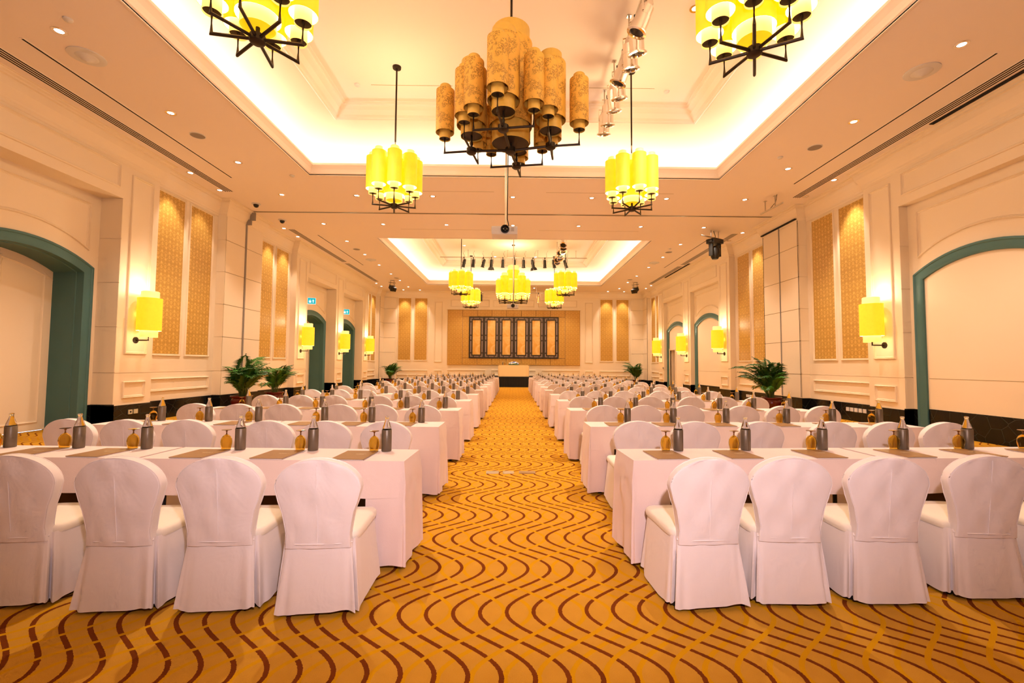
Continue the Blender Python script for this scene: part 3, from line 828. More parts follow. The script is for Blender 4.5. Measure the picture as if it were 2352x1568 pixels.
BT = [(.3, .9), (.1, .6), (.35, 1.0), (.15, .4), (.1, .2), (.1, .2), (.05, 0), (.25, -.8), (.1, -.3), (.2, -.8), (.4, -1.0)]
for i, px in enumerate(BX):
    x = (px - 1180) / 1055 * 25.1
    t = par_can(x, 24.5, 7.2, BT[i][1], BT[i][0], 'black', 'black stage lamp, %s from left on the long coffer bar' % ORD[i], 'black stage lamps on the coffer bar', i in (3, 7))
    part('cable', MB().tube([(0, 0, .26), (.10, .05, .42), (.05, .1, .58), (.14, .12, .735)], .008, 5), 'black_metal', t, 60)
lamp_bar((1.0, 29.0), (2.7, 29.0), 6.0, ZC, 'short bar right of centre over the stage with two small lamps', (-.5, .7))
for i, x in enumerate((1.55, 2.1)):
    par_can(x, 29.0, 6.0, .2, .15, 'silver', 'small silver can lamp over the stage, %s of two' % ('left', 'right')[i], 'silver lamps over the stage')
lamp_bar((-3.9, 29.0), (-1.9, 29.0), 6.0, ZC, 'short bar left of centre over the stage with one lamp', (-.5, .7))
par_can(-2.1, 29.0, 6.0, .2, .15, 'black', 'small dark can lamp hanging over the stage at left', 'stage lamp')
for s, nm in ((-1, 'left'), (1, 'right')):
    t = thing('floodlight', 'small black floodlight on a bracket under the far soffit, %s side' % nm, 'spotlight', (s * 7.25, 27.2, ZC - .45), s * -.7, 'bracket floodlights'); t.scale = (.75, .75, .75)
    part('bracket', MB().box(-.16, -.14, -.01, .01, .1, .58).box(.14, .16, -.01, .01, .1, .58).box(-.2, .2, -.03, .03, .57, .58).tube([(-.3, 0, .42), (.3, 0, .42)], .02, 8), 'black_metal', t)
    o = part('housing', MB().box(-.2, .2, -.26, .22, -.13, .13).box(-.24, .24, -.28, -.26, -.17, .17), 'black_metal', t, None, (0, 0, 0), (.6, 0, 0))
    part('lens', MB().lathe([(0, 0), (.11, 0)], 18, cap0=False, cap1=False), 'lens_glass', o, None, (0, -.285, 0), (PI / 2, 0, 0))
    part('yoke', MB().box(-.23, -.215, -.02, .02, 0, .3).box(.215, .23, -.02, .02, 0, .3).box(-.23, .23, -.02, .02, .29, .3), 'black_metal', t)
# moving head
t = thing('moving_head_lamp', 'black moving-head stage lamp hanging under the right soffit', 'spotlight', (7.37, 16.6, 5.62), .5)
part('base_unit', MB().box(-.26, .26, -.17, .17, .30, .46).box(-.3, -.26, -.1, .1, .33, .43).box(.26, .3, -.1, .1, .33, .43), 'black_metal', t)
part('yoke', MB().box(-.24, -.18, -.08, .08, -.16, .30).box(.18, .24, -.08, .08, -.16, .30), 'black_metal', t)
part('lamp_head', MB().lathe([(0, -.28), (.10, -.27), (.14, -.20), (.175, -.05), (.17, .1), (.12, .2), (0, .24)], 20, cap0=False, cap1=False), 'black_metal', t, 40)
part('hanger', MB().tube([(-.2, 0, .46), (-.2, 0, .78)], .022, 8).tube([(.2, 0, .46), (.2, 0, .78)], .022, 8).tube([(-.75, 0, .52), (.75, 0, .52)], .022, 8), 'steel', t, 40)
part('cable', MB().tube([(.02, 0, .46), (.06, .02, .6), (-.02, .03, .78)], .012, 6), 'black_metal', t)
lamp_bar((7.53, 13.75), (7.62, 12.75), 6.08, ZC, 'empty short brass pipe hung from the right soffit before the partition', (-.55, .35))
t = tag(part('lamp_cable', MB().tube([(7.57, 13.3, 6.1), (7.62, 13.1, 6.22), (7.58, 12.95, 6.4)], .008, 6), 'black_metal', None, 60), 'loose cable on the short brass pipe at right', 'cable')

# ---- ceiling gadgets
for x, y, l in ((-8.07, 14.2, 'black dome camera before the partition track near left wall'), (-8.06, 15.8, 'black dome camera beyond the partition track near left wall')):
    t = thing('dome_camera', l, 'camera', (x, y, ZC), 0, 'dome cameras')
    part('mount_ring', MB().lathe([(.13, 0), (.13, -.02), (.09, -.03)], 20, cap0=False), 'white_plastic', t, 40)
    part('dome', MB().lathe([(.08, -.03), (.078, -.06), (.06, -.10), (.03, -.12), (0, -.125)], 20, cap0=False, cap1=False), 'lens_glass', t, 60)
for x, y, l in ((-6.98, 7.32, 'large white round ceiling sensor in the near soffit at left'), (6.83, 7.40, 'large white round ceiling sensor in the near soffit at right'),
                (-6.85, 21.8, 'white round ceiling sensor past the partition at left'), (6.75, 21.9, 'white round ceiling sensor past the partition at right')):
    t = thing('ceiling_sensor', l, 'sensor', (x, y, ZC), 0, 'round ceiling sensors')
    part('plate', MB().lathe([(.25, 0), (.25, -.012), (.22, -.018), (.15, -.02)], 28, cap0=False), 'white_plastic', t, 40)
    part('bowl', MB().lathe([(.15, -.02), (.14, -.03), (.11, -.03), (.07, -.07), (0, -.09)], 28, cap0=False, cap1=False), 'white_plastic', t, 50)
for x, y, l in ((-6.95, 9.9, 'flat grey round ceiling speaker in the near soffit at left'), (6.8, 10.1, 'flat grey round ceiling speaker in the near soffit at right'),
                (-6.85, 19.8, 'flat grey round ceiling speaker past the partition at left'), (6.75, 19.8, 'flat grey round ceiling speaker past the partition at right'),
                (-6.8, 26.4, 'flat grey round ceiling speaker near the stage at left'), (6.7, 26.3, 'flat grey round ceiling speaker near the stage at right')):
    t = thing('ceiling_speaker', l, 'speaker', (x, y, ZC), 0, 'round ceiling speakers')
    part('grille', MB().lathe([(.14, -.004), (.14, -.008), (0, -.008)], 24, cap0=False, cap1=False), 'grey_grille', t)
    part('rim', MB().lathe([(.14, 0), (.14, -.012), (.155, -.008), (.155, 0)], 24, cap0=False, cap1=False), 'white_plastic', t, 40)
for x, y, z, l in ((-5.9, 12.0, ZC, 'small white smoke detector by the near coffer corner at left'), (6.3, 10.6, ZC, 'small white smoke detector in the near soffit at right'),
                   (-6.5, 6.5, ZC, 'small white smoke detector beside the first left downlight'), (6.6, 19.2, ZC, 'small white smoke detector past the partition at right'),
                   (-3.5, 9.9, ZT, 'small smoke detector on the upper near coffer ceiling at left'), (3.4, 10.0, ZT, 'small smoke detector on the upper near coffer ceiling at right')):
    tag(part('smoke_detector', MB().lathe([(.06, 0), (.06, -.02), (.045, -.035), (0, -.04)], 16, cap0=False, cap1=False), 'white_plastic', None, 40, (x, y, z)), l, 'detector', 'smoke detectors')

# ---- projectors
def projector(x, y, z, label, group):
    t = thing('projector', label, 'projector', (x, y, z), 0, group)
    rs = []
    for zz, i in ((-.085, .03), (-.075, .006), (-.02, 0), (.06, 0), (.085, .012)):
        rs.append([(-.26 + i, -.2 + i, zz), (.26 - i, -.2 + i, zz), (.26 - i, .2 - i, zz), (-.26 + i, .2 - i, zz)])
    part('casing', MB().rings(rs, True, True, True), 'white_plastic', t)
    part('lens_ring', MB().lathe([(.085, 0), (.085, .03), (.07, .035), (.062, .01)], 24, cap0=False, cap1=False), 'black_metal', t, 40, (.01, -.2, .02), (PI / 2, 0, 0))
    part('lens', MB().lathe([(0, .02), (.04, .015), (.064, .005)], 24, cap0=False, cap1=False), 'lens_glass', t, 60, (.01, -.2, .02), (PI / 2, 0, 0))
    m = MB()
    for q in range(6): m.box(.13, .19, -.202, -.199, -.02 + q * .014, -.014 + q * .014)
    part('vent', m, 'grey_grille', t)
    part('ceiling_pole', MB().tube([(.02, .0, .085), (.02, 0, ZT - z)], .022, 10).box(-.03, .07, -.05, .05, .085, .12), 'steel', t, 40)
    part('cable', MB().tube([(.1, .05, .085), (.05, .03, .3), (.055, .03, 1.2), (.06, .03, 2.4)], .011, 6), 'black_metal', t, 60)
projector(-.2, 9.2, 4.1, 'white projector on a ceiling pole in front of the beam', 'ceiling projectors')
projector(-.06, 21.0, 4.1, 'small white projector on a pole below the far tiered chandelier', 'ceiling projectors')

# ---- exit signs
for y, l in ((YP + 5.75, 'nearer lit teal exit sign above the left wall arch'), (YP + 10.0, 'further lit teal exit sign above the left wall arch')):
    t = thing('exit_sign', l, 'exit sign', (-9.12, y, 4.25), .35, 'exit signs')
    part('sign_box', MB().box(-.17, .17, .0, .05, -.14, .14), 'sign_white', t)
    part('sign_face', MB().box(-.162, .162, -.008, .0, -.132, .132), 'sign_teal', t)
    m = MB().box(-.11, -.02, -.012, -.008, -.08, .02).lathe([(0, -.002), (.025, 0), (.025, .004), (0, .004)], 10, -.065, -.010, .06)
    part('running_figure', m, 'sign_white', t)
    m = MB().add([(.02, -.012, -.0), (.06, -.012, .07), (.10, -.012, -.0), (.075, -.012, 0), (.075, -.012, -.08), (.045, -.012, -.08), (.045, -.012, 0)], [(0, 6, 3, 2, 1), (6, 5, 4, 3)])
    part('arrow', m, 'sign_white', t)
# switch plates and sockets
def plates(x, y, z, n, s, label, mat='switch_plate'):
    t = thing('socket_plate', label, 'socket', (x, y, z))
    for i in range(n):
        o = part('plate', MB().box(-.01, .01, -.055, .055, -.05, .05), mat, t, None, (0, i * .15, 0))
        part('insert', MB().box(-.012, .012, -.02, .02, -.02, .02), 'dark_slot' if mat == 'switch_plate' and i == 0 else mat, o)
plates(-8.79, 10.72, .30, 2, -1, 'brass socket plates on the black dado of the left pier')
plates(9.02, 11.75, .30, 5, 1, 'row of five white sockets on the black dado at right', 'white_plastic')
plates(9.02, 17.4, .30, 3, 1, 'white sockets on the dado past the partition at right', 'white_plastic')
plates(8.79, 26.95, 1.3, 1, 1, 'small dark switch on the far right pier', 'grey_grille')

# ================================================================ FURNITURE
# ---- chairs (origin on the floor, facing +y)
def lerp(tab, z):
    for (a, va), (b, vb) in zip(tab, tab[1:]):
        if z <= b: 
            k = (z - a) / (b - a) if b > a else 0
            k = k * k * (3 - 2 * k) * .5 + k * .5
            return va + (vb - va) * k
    return tab[-1][1]
def back_cover(seed):
    rnd = random.Random(seed)
    wt = [(.38, .186), (.46, .180), (.56, .196), (.66, .226), (.72, .243), (.82, .243)]
    ph = [rnd.uniform(0, 6.3) for _ in range(6)]
    rs = []
    zs = [.375, .40, .43, .46, .50, .54, .58, .62, .66, .69, .72]
    N = 40
    def ring(z, hw, ht, yo):
        r = []; q = min(.012, hw * .45, ht * .6); pts = []
        def arc(cx, cy, a0):
            for k in range(5):
                a = a0 + k / 4 * PI / 2; pts.append((cx + q * math.cos(a), cy + q * math.sin(a), 0))
        def face(xa, xb, y, side):
            for k in range(1, 12): pts.append((xa + (xb - xa) * k / 12, y, side))
        arc(hw - q, ht - q, 0); face(hw - q, -hw + q, ht, 1); arc(-hw + q, ht - q, PI / 2)
        arc(-hw + q, -ht + q, PI); face(-hw + q, hw - q, -ht, -1); arc(hw - q, -ht + q, 1.5 * PI)
        for x, y, side in pts:
            wr = .003 * math.sin(9 * x / .2 + ph[0] + z * 14) + .0028 * math.sin(-7 * x / .2 + ph[1] + z * 22) + .0022 * math.sin(z * 30 + ph[2] + x * 12)
            e = max(0, 1 - (x / max(hw, .02)) ** 4)
            y += wr * e * (1 if side < 0 else .5 if side > 0 else 0)
            y -= (.018 if y < 0 else .007) * max(0, 1 - (x / .24) ** 2)
            r.append((x, y + yo, z))
        return r
    def yo(z): return -.235 - .06 * (z - .38) / .55
    for z in zs: rs.append(ring(z, lerp(wt, z), .030 if z > .44 else .034, yo(z)))
    # rounded crown: half ellipse
    for i in range(1, 13):
        a = i / 12.35 * PI / 2
        z = .72 + .165 * math.sin(a)
        rs.append(ring(z, .243 * math.cos(a), .030 * (1 - .2 * (i / 12) ** 4), yo(z)))
    return MB().rings(rs, True, True, True).mesh('back_cover', 'chair_cloth', 48)
def skirt(seed):
    rnd = random.Random(seed * 3 + 1)
    N = 112; rs = []
    p = [rnd.uniform(0, 6.3) for _ in range(8)]
    fl = [rnd.uniform(.8, 1.25) for _ in range(4)]
    for zi in range(9):
        k = zi / 8; z = .415 - k * .39
        hx, hyf, hyb = .212 + .032 * k, .235 + .03 * k, .272 + .03 * k
        r = []
        for j in range(N):
            a = 2 * PI * (j + .5) / N; c, s_ = math.cos(a), math.sin(a)
            # rounded square
            e = .28
            x = hx * math.copysign(abs(c) ** e, c); y = (hyf if s_ > 0 else hyb) * math.copysign(abs(s_) ** e, s_)
            # inverted pleats at the four corners
            for q in range(4):
                ac = PI / 4 + q * PI / 2
                d = (a - ac + PI) % (2 * PI) - PI
                g = math.exp(-(d / .055) ** 2) * min(1, k * 1.6)
                f = 1 - .24 * g * fl[q]
                g2 = math.exp(-((abs(d) - .16) / .07) ** 2) * k
                f *= 1 + .05 * g2
                x *= f; y *= f
            wv = k * (.007 * math.sin(6 * a + p[0]) + .006 * math.sin(11 * a + p[1] + k) + .004 * math.sin(17 * a + p[2]))
            L = math.hypot(x, y) or 1
            x += x / L * wv; y += y / L * wv
            zz = z + (k ** 3) * .010 * math.sin(5 * a + p[3]) + (.002 if k == 0 else 0)
            r.append((x, y, zz))
        rs.append(r)
    return MB().rings(rs, True).mesh('skirt', 'chair_cloth', 60)
def seat_cover():
    rs = []
    def sq(hx, hyf, hyb, z, e=.22, dome=0):
        r = []
        for j in range(48):
            a = 2 * PI * (j + .5) / 48; c, s_ = math.cos(a), math.sin(a)
            r.append((hx * math.copysign(abs(c) ** e, c), (hyf if s_ > 0 else hyb) * math.copysign(abs(s_) ** e, s_), z))
        return r
    rs = [sq(.218, .238, .236, .405), sq(.222, .242, .238, .42), sq(.219, .240, .236, .442), sq(.205, .226, .222, .456), sq(.15, .17, .17, .464), sq(.07, .08, .08, .468)]
    return MB().rings(rs, True, False, True).mesh('seat_cover', 'seat_cloth', 60)
BACKS = [back_cover(i) for i in range(4)]
SKIRTS = [skirt(i) for i in range(4)]
SEAT = seat_cover()
# centre seam of the back and waist seam
def seam_mesh():
    def yo(z): return -.235 - .06 * (z - .38) / .55 - .049
    m = MB().tube([(0, yo(z) - (.0 if z < .85 else -.01 * (z - .85) / .04), z) for z in (.39, .48, .58, .68, .76, .82, .86)], .0032, 5)
    m.tube([(-.19, -.258, .402), (-.12, -.283, .40), (0, -.288, .40), (.12, -.283, .40), (.19, -.258, .402)], .0045, 5)
    return m.mesh('seam', 'chair_cloth', 60)
SEAM = seam_mesh()
def piping_mesh():
    wt = [(.38, .186), (.46, .180), (.56, .196), (.66, .228), (.72, .243)]
    m = MB()
    for side in (-1, 1):
        pts = []
        for z in (.41, .46, .52, .58, .64, .69): pts.append((lerp(wt, z), z))
        for i in range(0, 11):
            a = i / 10 * PI / 2; pts.append((.243 * math.cos(a), .72 + .165 * math.sin(a)))
        full = pts + [(-x, z) for x, z in reversed(pts[:-1])]
        m.tube([(x * .985, -.235 - .06 * (z - .38) / .55 + side * .026 - (.018 if side < 0 else .007) * max(0, 1 - (x / .24) ** 2), z) for x, z in full], .0036, 5)
    return m.mesh('piping', 'chair_cloth', 60)
PIPE = piping_mesh()
BUTTON = MB().lathe([(0, 0), (.004, .0), (.004, .003), (0, .005)], 8, cap0=False, cap1=False).mesh('buttonhole', 'wood_brown', 60)
FOOT = MB().lathe([(.014, 0), (.016, .004), (.016, .02), (.013, .022), (.013, .10)], 10).mesh('foot', 'leg_black', 40)
def chair(x, y, rz, label, v, detail):
    t = thing('banquet_chair', label, 'chair', (x, y, 0), rz, 'white-covered banquet chairs')
    link('back_cover', BACKS[v % 4], t); link('seat_cover', SEAT, t); link('skirt', SKIRTS[(v // 2 + v) % 4], t)
    if detail > 0:
        link('seam', SEAM, t); link('piping', PIPE, t)
        for fx, fy in ((-.19, -.21), (.19, -.21), (-.19, .20), (.19, .20)): link('foot', FOOT, t, (fx, fy, 0))
    if detail > 1:
        link('buttonhole', BUTTON, t, (.0, -.317, .77), (PI / 2, 0, 0))
    return t

# ---- tables and cloths (origin at floor under the table centre, length along x)
TL, TD, TH = 1.90, .45, .75
def table_meshes():
    top = MB().box(-TL / 2 + .01, TL / 2 - .01, -TD / 2 + .01, TD / 2 - .01, TH - .032, TH - .006).mesh('tabletop', 'wood_brown')
    leg = MB().tube([(0, 0, 0), (0, 0, TH - .032)], .016, 8).lathe([(.02, 0), (.022, .01), (.02, .03)], 10).mesh('leg', 'leg_black', 40)
    mod = MB().box(-TL / 2 + .2, TL / 2 - .2, TD / 2 - .10, TD / 2 - .085, .30, TH - .04).mesh('modesty_panel', 'wood_brown')
    return top, leg, mod
TTOP, TLEG, TMOD = table_meshes()
def cloth_mesh(open_end, seed):
    """open_end: +1 = long drop on +x end, -1 on -x end, 0 = short everywhere"""
    rnd = random.Random(seed); m = MB()
    hx, hy = TL / 2, TD / 2; zt = TH
    p = [rnd.uniform(0, 6.3) for _ in range(8)]
    # top with a soft edge
    NX, NY = 20, 5
    rs = []
    for j in range(NY + 1):
        y = -hy + TD * j / NY
        rs.append([(-hx + TL * i / NX, y, zt + (.0012 * math.sin(i * 1.3 + p[0] + j) if 0 < j < NY and 0 < i < NX else 0)) for i in range(NX + 1)])
    m.rings(rs, False)
    Ls, Lf = .25, .715
    def crease(u, tot, d):
        o = 0
        for uu in (u, tot - u):
            r_ = math.hypot(uu, d); a_ = math.atan2(uu, d + .02)
            if r_ < .6: o += .0085 * (1 + math.sin(a_ * 13 + p[7])) * .7 * math.sin(min(1, r_ / .6) * PI) * min(1, a_ * 3)
        return o
    # drops: list of perimeter runs [(start, end, normal, drop)]
    def drop(p0, p1, n, L, zsteps, wave, flare=.02, corner=None):
        n_u = max(4, int(math.hypot(p1[0] - p0[0], p1[1] - p0[1]) / .03))
        rows = []
        for r in range(zsteps + 1):
            k = r / zsteps; row = []
            for i in range(n_u + 1):
                f = i / n_u; x = p0[0] + (p1[0] - p0[0]) * f; y = p0[1] + (p1[1] - p0[1]) * f
                edge = min(1, f * 5, (1 - f) * 5) if corner else 1
                w_ = k * wave * (math.sin(f * 9 + p[1]) + .6 * math.sin(f * 17 + p[2] + k)) * edge
                o = .012 * (k * L / Lf) ** .6 + w_ + (0 if abs(n[0]) > .5 else min(1, k * L * 9) * crease(f * math.hypot(p1[0] - p0[0], p1[1] - p0[1]), math.hypot(p1[0] - p0[0], p1[1] - p0[1]), k * L))
                z = zt - L * k
                if r == zsteps: z += .006 * math.sin(f * 11 + p[3])
                row.append((x + n[0] * o, y + n[1] * o, z))
            rows.append(row)
        m.rings(rows, False)
    flap = .26
    for e in (-1, 1):
        long_ = (open_end == e)
        if long_:
            # U-shaped long drop wrapping the end with rounded corners and hanging folds
            n_c = 7
            path = []
            for i in range(9): path.append((e * (hx - flap + flap * i / 8), -hy, 0, -1))
            for i in range(1, n_c): a = i / n_c * PI / 2; path.append((e * hx, -hy, e * math.sin(a), -math.cos(a)))
            for i in range(13): path.append((e * hx, -hy + TD * i / 12, e, 0))
            for i in range(1, n_c): a = i / n_c * PI / 2; path.append((e * hx, hy, e * math.cos(a), math.sin(a)))
            for i in range(9): path.append((e * (hx - flap * i / 8), hy, 0, 1))
            Z = 14; rows = []; n = len(path)
            for r in range(Z + 1):
                k = r / Z; row = []
                for i, (x, y, nx, ny) in enumerate(path):
                    f = i / (n - 1)
                    cor_ = math.exp(-((f - .30) / .05) ** 2) + math.exp(-((f - .70) / .05) ** 2)
                    fold = k * (.010 * math.sin(f * 26 + p[4]) + .007 * math.sin(f * 47 + p[5] + 2 * k))
                    sag = cor_ * .022 * math.sin(min(1, k * 1.2) * PI / 2)
                    ed = min(1, f * 7, (1 - f) * 7); uu_ = min(abs(hx - abs(x)), 9) if abs(nx) < .5 else (hy - abs(y))
                    o = .012 * k ** .6 + (fold + sag) * ed + (.002 if r else .0005) + (min(1, k * Lf * 9) * crease(uu_, TL if abs(nx) < .5 else TD, k * Lf) if k * Lf < .5 else 0)
                    z = zt - Lf * k + (.006 * math.sin(f * 23 + p[6]) if r == Z else 0)
                    row.append((x + nx * o, y + ny * o, z))
                rows.append(row)
            m.rings(rows, False)
        else:
            drop((e * hx, -e * -hy if False else -hy), (e * hx, hy), (e, 0), Ls, 4, .002, .003)
    x0, x1 = -hx, hx
    drop((x0, -hy), (x1, -hy), (0, -1), Ls, 6, .005, .012)
    drop((x0, hy), (x1, hy), (0, 1), Ls, 6, .005, .012)
    return m.mesh('tablecloth', 'table_cloth', 50)
CL = {(e, v): cloth_mesh(e, 10 * v + e) for e in (-1, 1, 0) for v in range(3)}

# ---- place settings
def bottle_meshes():
    g = MB().lathe([(.0, .006), (.032, .006), (.034, .012), (.034, .172), (.032, .185), (.022, .215), (.0135, .243), (.0125, .255), (.0155, .258), (.0155, .268), (.012, .271), (.0, .271)], 16, cap0=False, cap1=False)
    s = MB().lathe([(.0, .002), (.036, .002), (.0385, .006), (.0385, .166), (.0365, .169), (.035, .168), (.035, .16)], 18, cap0=False, cap1=False)
    l = MB().box(-.0008, .0008, -.0402, -.0382, .006, .166)
    return g.mesh('bottle_glass', 'bottle_glass', 50), s.mesh('leather_sleeve', 'sleeve', 50), l.mesh('sleeve_seam', 'wood_brown')
BG, BS, BL = bottle_meshes()
def goblet_meshes():
    b = MB().lathe([(.032, .0015), (.0355, .02), (.0405, .045), (.0415, .062), (.038, .085), (.028, .104), (.014, .115), (.006, .120),
                    (.0, .118), (.012, .112), (.026, .101), (.0355, .084), (.039, .062), (.038, .045), (.033, .02), (.030, .0015), (.032, .0015)], 18, cap0=False, cap1=False)
    f = MB().lathe([(.0, .117), (.007, .119), (.0045, .126), (.0045, .140), (.010, .148), (.028, .152), (.036, .154), (.036, .156), (.0, .157)], 16, cap0=False, cap1=False)
    return b.mesh('bowl', 'amber_glass', 60), f.mesh('stem_and_foot', 'amber_foot', 60)
GB, GF = goblet_meshes()
def folder_mesh():
    return MB().box(-.118, .118, -.158, .158, .0015, .006).mesh('folder', 'folder'), MB().box(-.116, .114, -.156, .156, -.0025, .0015).mesh('paper_sheets', 'paper')
FM, FP = folder_mesh()
def print_mesh():
    m = MB()
    for i, wd in enumerate((.008, .006, .009, .007, .008, .006, .008)):
        x = -.005 + i * .0115; m.box(x, x + wd, .022, .030, .0061, .0066)
    m.box(.005, .06, .012, .0155, .0061, .0066)
    return m.mesh('pale_print', 'print')
FPR = print_mesh()
COAST = MB().box(-.045, .045, -.045, .045, .0006, .0022).mesh('coaster', 'paper')

LPL = [.40, .97, 1.53, 2.30, 2.88, 3.46]; RPL = [.38, .94, 1.56, 2.30, 2.88, 3.45]
R1L = [-1.13, -1.71, -2.29, -3.04, -3.59, -4.15]; R1R = [1.19, 1.75, 2.40, 3.10, 3.67, 4.25]
C1L = [-1.13, -1.71, -2.28, -2.95, -3.55, -4.15]; C1R = [1.15, 1.69, 2.29, 2.97, 3.55, 4.12]
rnd = random.Random(11)
for n in range(13):
    for s, nm in ((-1, 'left'), (1, 'right')):
        edge = (-.81 if n else -.755) if s < 0 else .855
        yb = (3.72 + 1.785 * n) if s < 0 else (3.78 + 1.80 * n)
        yc = yb - TD / 2
        slope = ((.035 if s < 0 else .050) if n == 0 else rnd.uniform(.0, .02))   # outer ends a little further from the camera
        rzt = -slope if s < 0 else slope
        def at_(xw, dy): return yc + slope * abs(xw - edge) + dy
        row = '%s row %s of the aisle' % (ORD[n], nm)
        for q in range(2):
            xc = edge + s * (TL / 2 + q * (TL + .026))
            t = thing('conference_table', 'narrow black-legged table under a cloth, %s, %s' % (('aisle end', 'wall end')[q], row), 'table', (xc, at_(xc, 0), 0), rzt, 'narrow conference tables')
            link('tabletop', TTOP, t); link('modesty_panel', TMOD, t)
            for lx in (-TL / 2 + .12, TL / 2 - .12):
                for ly in (-.13, .13): link('leg', TLEG, t, (lx, ly, 0))
            oe = (1 if s < 0 else -1) if q == 0 else ((-1) if s < 0 else 1)
            c = link('tablecloth', CL[(oe, (n + q) % 3)], None, (xc, at_(xc, 0), 0), (0, 0, rzt))
            tag(c, 'pale pink cloth on the %s table of the %s' % (('aisle', 'wall-side')[q], row), 'tablecloth', 'pale tablecloths on the conference tables')
        pls = (R1L if s < 0 else R1R) if n == 0 else [edge + s * v + rnd.uniform(-.012, .012) for v in (LPL if s < 0 else RPL)]
        for i, cx in enumerate(pls):
            nn = '%s place from the aisle, %s row %s side' % (ORD[i], ORD[n], nm)
            chx = (C1L if s < 0 else C1R)[i] if n == 0 else cx + rnd.uniform(-.012, .012)
            chy = at_(cx, 0) - TD / 2 - .33 + rnd.uniform(-.03, .03)
            if n == 0: chy = at_(cx, 0) - TD / 2 - .305 + (.0, .015, -.01, .02, 0, 0)[i]
            rz = rnd.uniform(-.05, .05)
            if n == 0: rz = {(-1, 0): .05, (-1, 1): .04, (-1, 2): .02, (-1, 3): .05, (1, 0): .06, (1, 1): -.04, (1, 2): -.05, (1, 3): -.05}.get((s, i), 0)
            chair(chx, chy, rz, 'white-covered banquet chair, %s from the aisle, %s' % (ORD[i], row), rnd.randrange(100), 2 if n < 3 else (1 if n < 6 else 0))
            bx_ = cx + .14 + (0 if n == 0 else rnd.uniform(-.02, .02)); by = at_(bx_, .145 + rnd.uniform(-.01, .01))
            if n == 0: by = at_(bx_, .14)
            t = thing('water_bottle', 'water bottle in a grey sleeve, ' + nn, 'bottle', (bx_, by, TH), rnd.uniform(-1, 1), 'sleeved water bottles')
            link('bottle_glass', BG, t); link('leather_sleeve', BS, t)
            if n < 4: link('sleeve_seam', BL, t)
            gx, gy = bx_ - .095 + rnd.uniform(-.01, .01), by - .012
            tag(link('coaster', COAST, None, (gx, gy, TH), (0, 0, rnd.uniform(-.2, .2))), 'white paper coaster under the goblet, ' + nn, 'coaster', 'white paper coasters')
            t = thing('goblet', 'upturned amber goblet, ' + nn, 'glass', (gx, gy, TH + .0022), 0, 'upturned amber goblets')
            link('bowl', GB, t); link('stem_and_foot', GF, t)
            fx = cx - .035 + (0 if n == 0 else rnd.uniform(-.015, .015)); fy = at_(fx, -.062)
            t = thing('document_folder', 'brown document folder, ' + nn, 'folder', (fx, fy, TH + .0045), rzt + rnd.uniform(-.03, .03), 'brown folders on the tables')
            link('cover', FM, t); link('paper_sheets', FP, t)
            if n < 3: link('pale_print', FPR, t)

# ---- stage
SY0 = 29.55
m = MB(); rows = []
for r in range(2):
    rows.append([(-2.4 + 4.8 * i / 96, SY0 + .012 * math.sin(i * 1.9), .66 * r) for i in range(97)])
st = thing('stage_platform', 'low black stage platform with pleated skirt at the end wall', 'stage', (0, 0, 0))
part('stage_skirt', MB().rings(rows, False), 'stage_black', st, 60)
part('stage_deck', MB().box(-2.4, 2.4, SY0 + .03, YE - .12, .02, .66), 'stage_black', st)
t = thing('head_table', 'head table on the stage hidden under a cream cloth', 'table', (0, SY0 + .42, .66))
part('tabletop', MB().box(-.97, .97, -.30, .30, .72, .75), 'wood_brown', t)
for lx in (-.85, .85):
    for ly in (-.22, .22): part('leg', MB().tube([(lx, ly, 0), (lx, ly, .72)], .016, 8), 'leg_black', t)
N = 160; rows = []
for r in range(9):
    k = r / 8; row = []
    for i in range(N):
        a = 2 * PI * i / N; c, s_ = math.cos(a), math.sin(a)
        x = 1.0 * math.copysign(abs(c) ** .22, c); y = .33 * math.copysign(abs(s_) ** .22, s_)
        wv = k * (.012 * math.sin(x * 21 + 1) + .014 * math.sin(x * 9.0 + 2) + .01 * math.sin(y * 30))
        row.append((x * (1 + .015 * k), y * (1 + .04 * k) - wv * (1 if s_ < 0 else -1), .757 - .74 * k))
    rows.append(row)
mm = MB().rings(rows, True); mm.add([v for v in rows[0]], [tuple(range(N))])
tag(part('tablecloth', mm, 'stage_cloth', None, 60, (0, SY0 + .42, .66)), 'cream satin cloth hanging in folds over the stage table', 'tablecloth')
t = thing('flower_arrangement', 'white and blue flower arrangement on the stage table', 'flowers', (0, SY0 + .30, 1.418))
part('greenery', MB().lathe([(.0, 0), (.30, 0), (.36, .03), (.30, .08), (0, .10)], 20, cap0=False, cap1=False).xform(lambda v: (v[0], v[1] * .5, v[2])), 'leaf_dark', t)
rf = random.Random(5)
fm = {k: MB().lathe([(0, -.03), (.035, -.02), (.05, .01), (.03, .035), (0, .04)], 8, cap0=False, cap1=False).mesh('bloom', k, 60) for k in ('flower_white', 'flower_blue')}
for i in range(34):
    a = rf.uniform(0, 2 * PI); q = math.sqrt(rf.random())
    x, y = .32 * q * math.cos(a), .15 * q * math.sin(a)
    link('bloom', fm['flower_white' if rf.random() < .68 else 'flower_blue'], t, (x, y, .08 + .10 * (1 - q * q) + rf.uniform(0, .02)))
for x, l in ((-.71, 'sleeved water bottle at the left end of the stage table'), ):
    t = thing('water_bottle', l, 'bottle', (x, SY0 + .35, 1.418), 0, 'sleeved water bottles')
    link('bottle_glass', BG, t); link('leather_sleeve', BS, t)
t = thing('goblet', 'upturned amber goblet beside the bottle on the stage table', 'glass', (-.58, SY0 + .35, 1.418), 0, 'upturned amber goblets')
link('bowl', GB, t); link('stem_and_foot', GF, t)

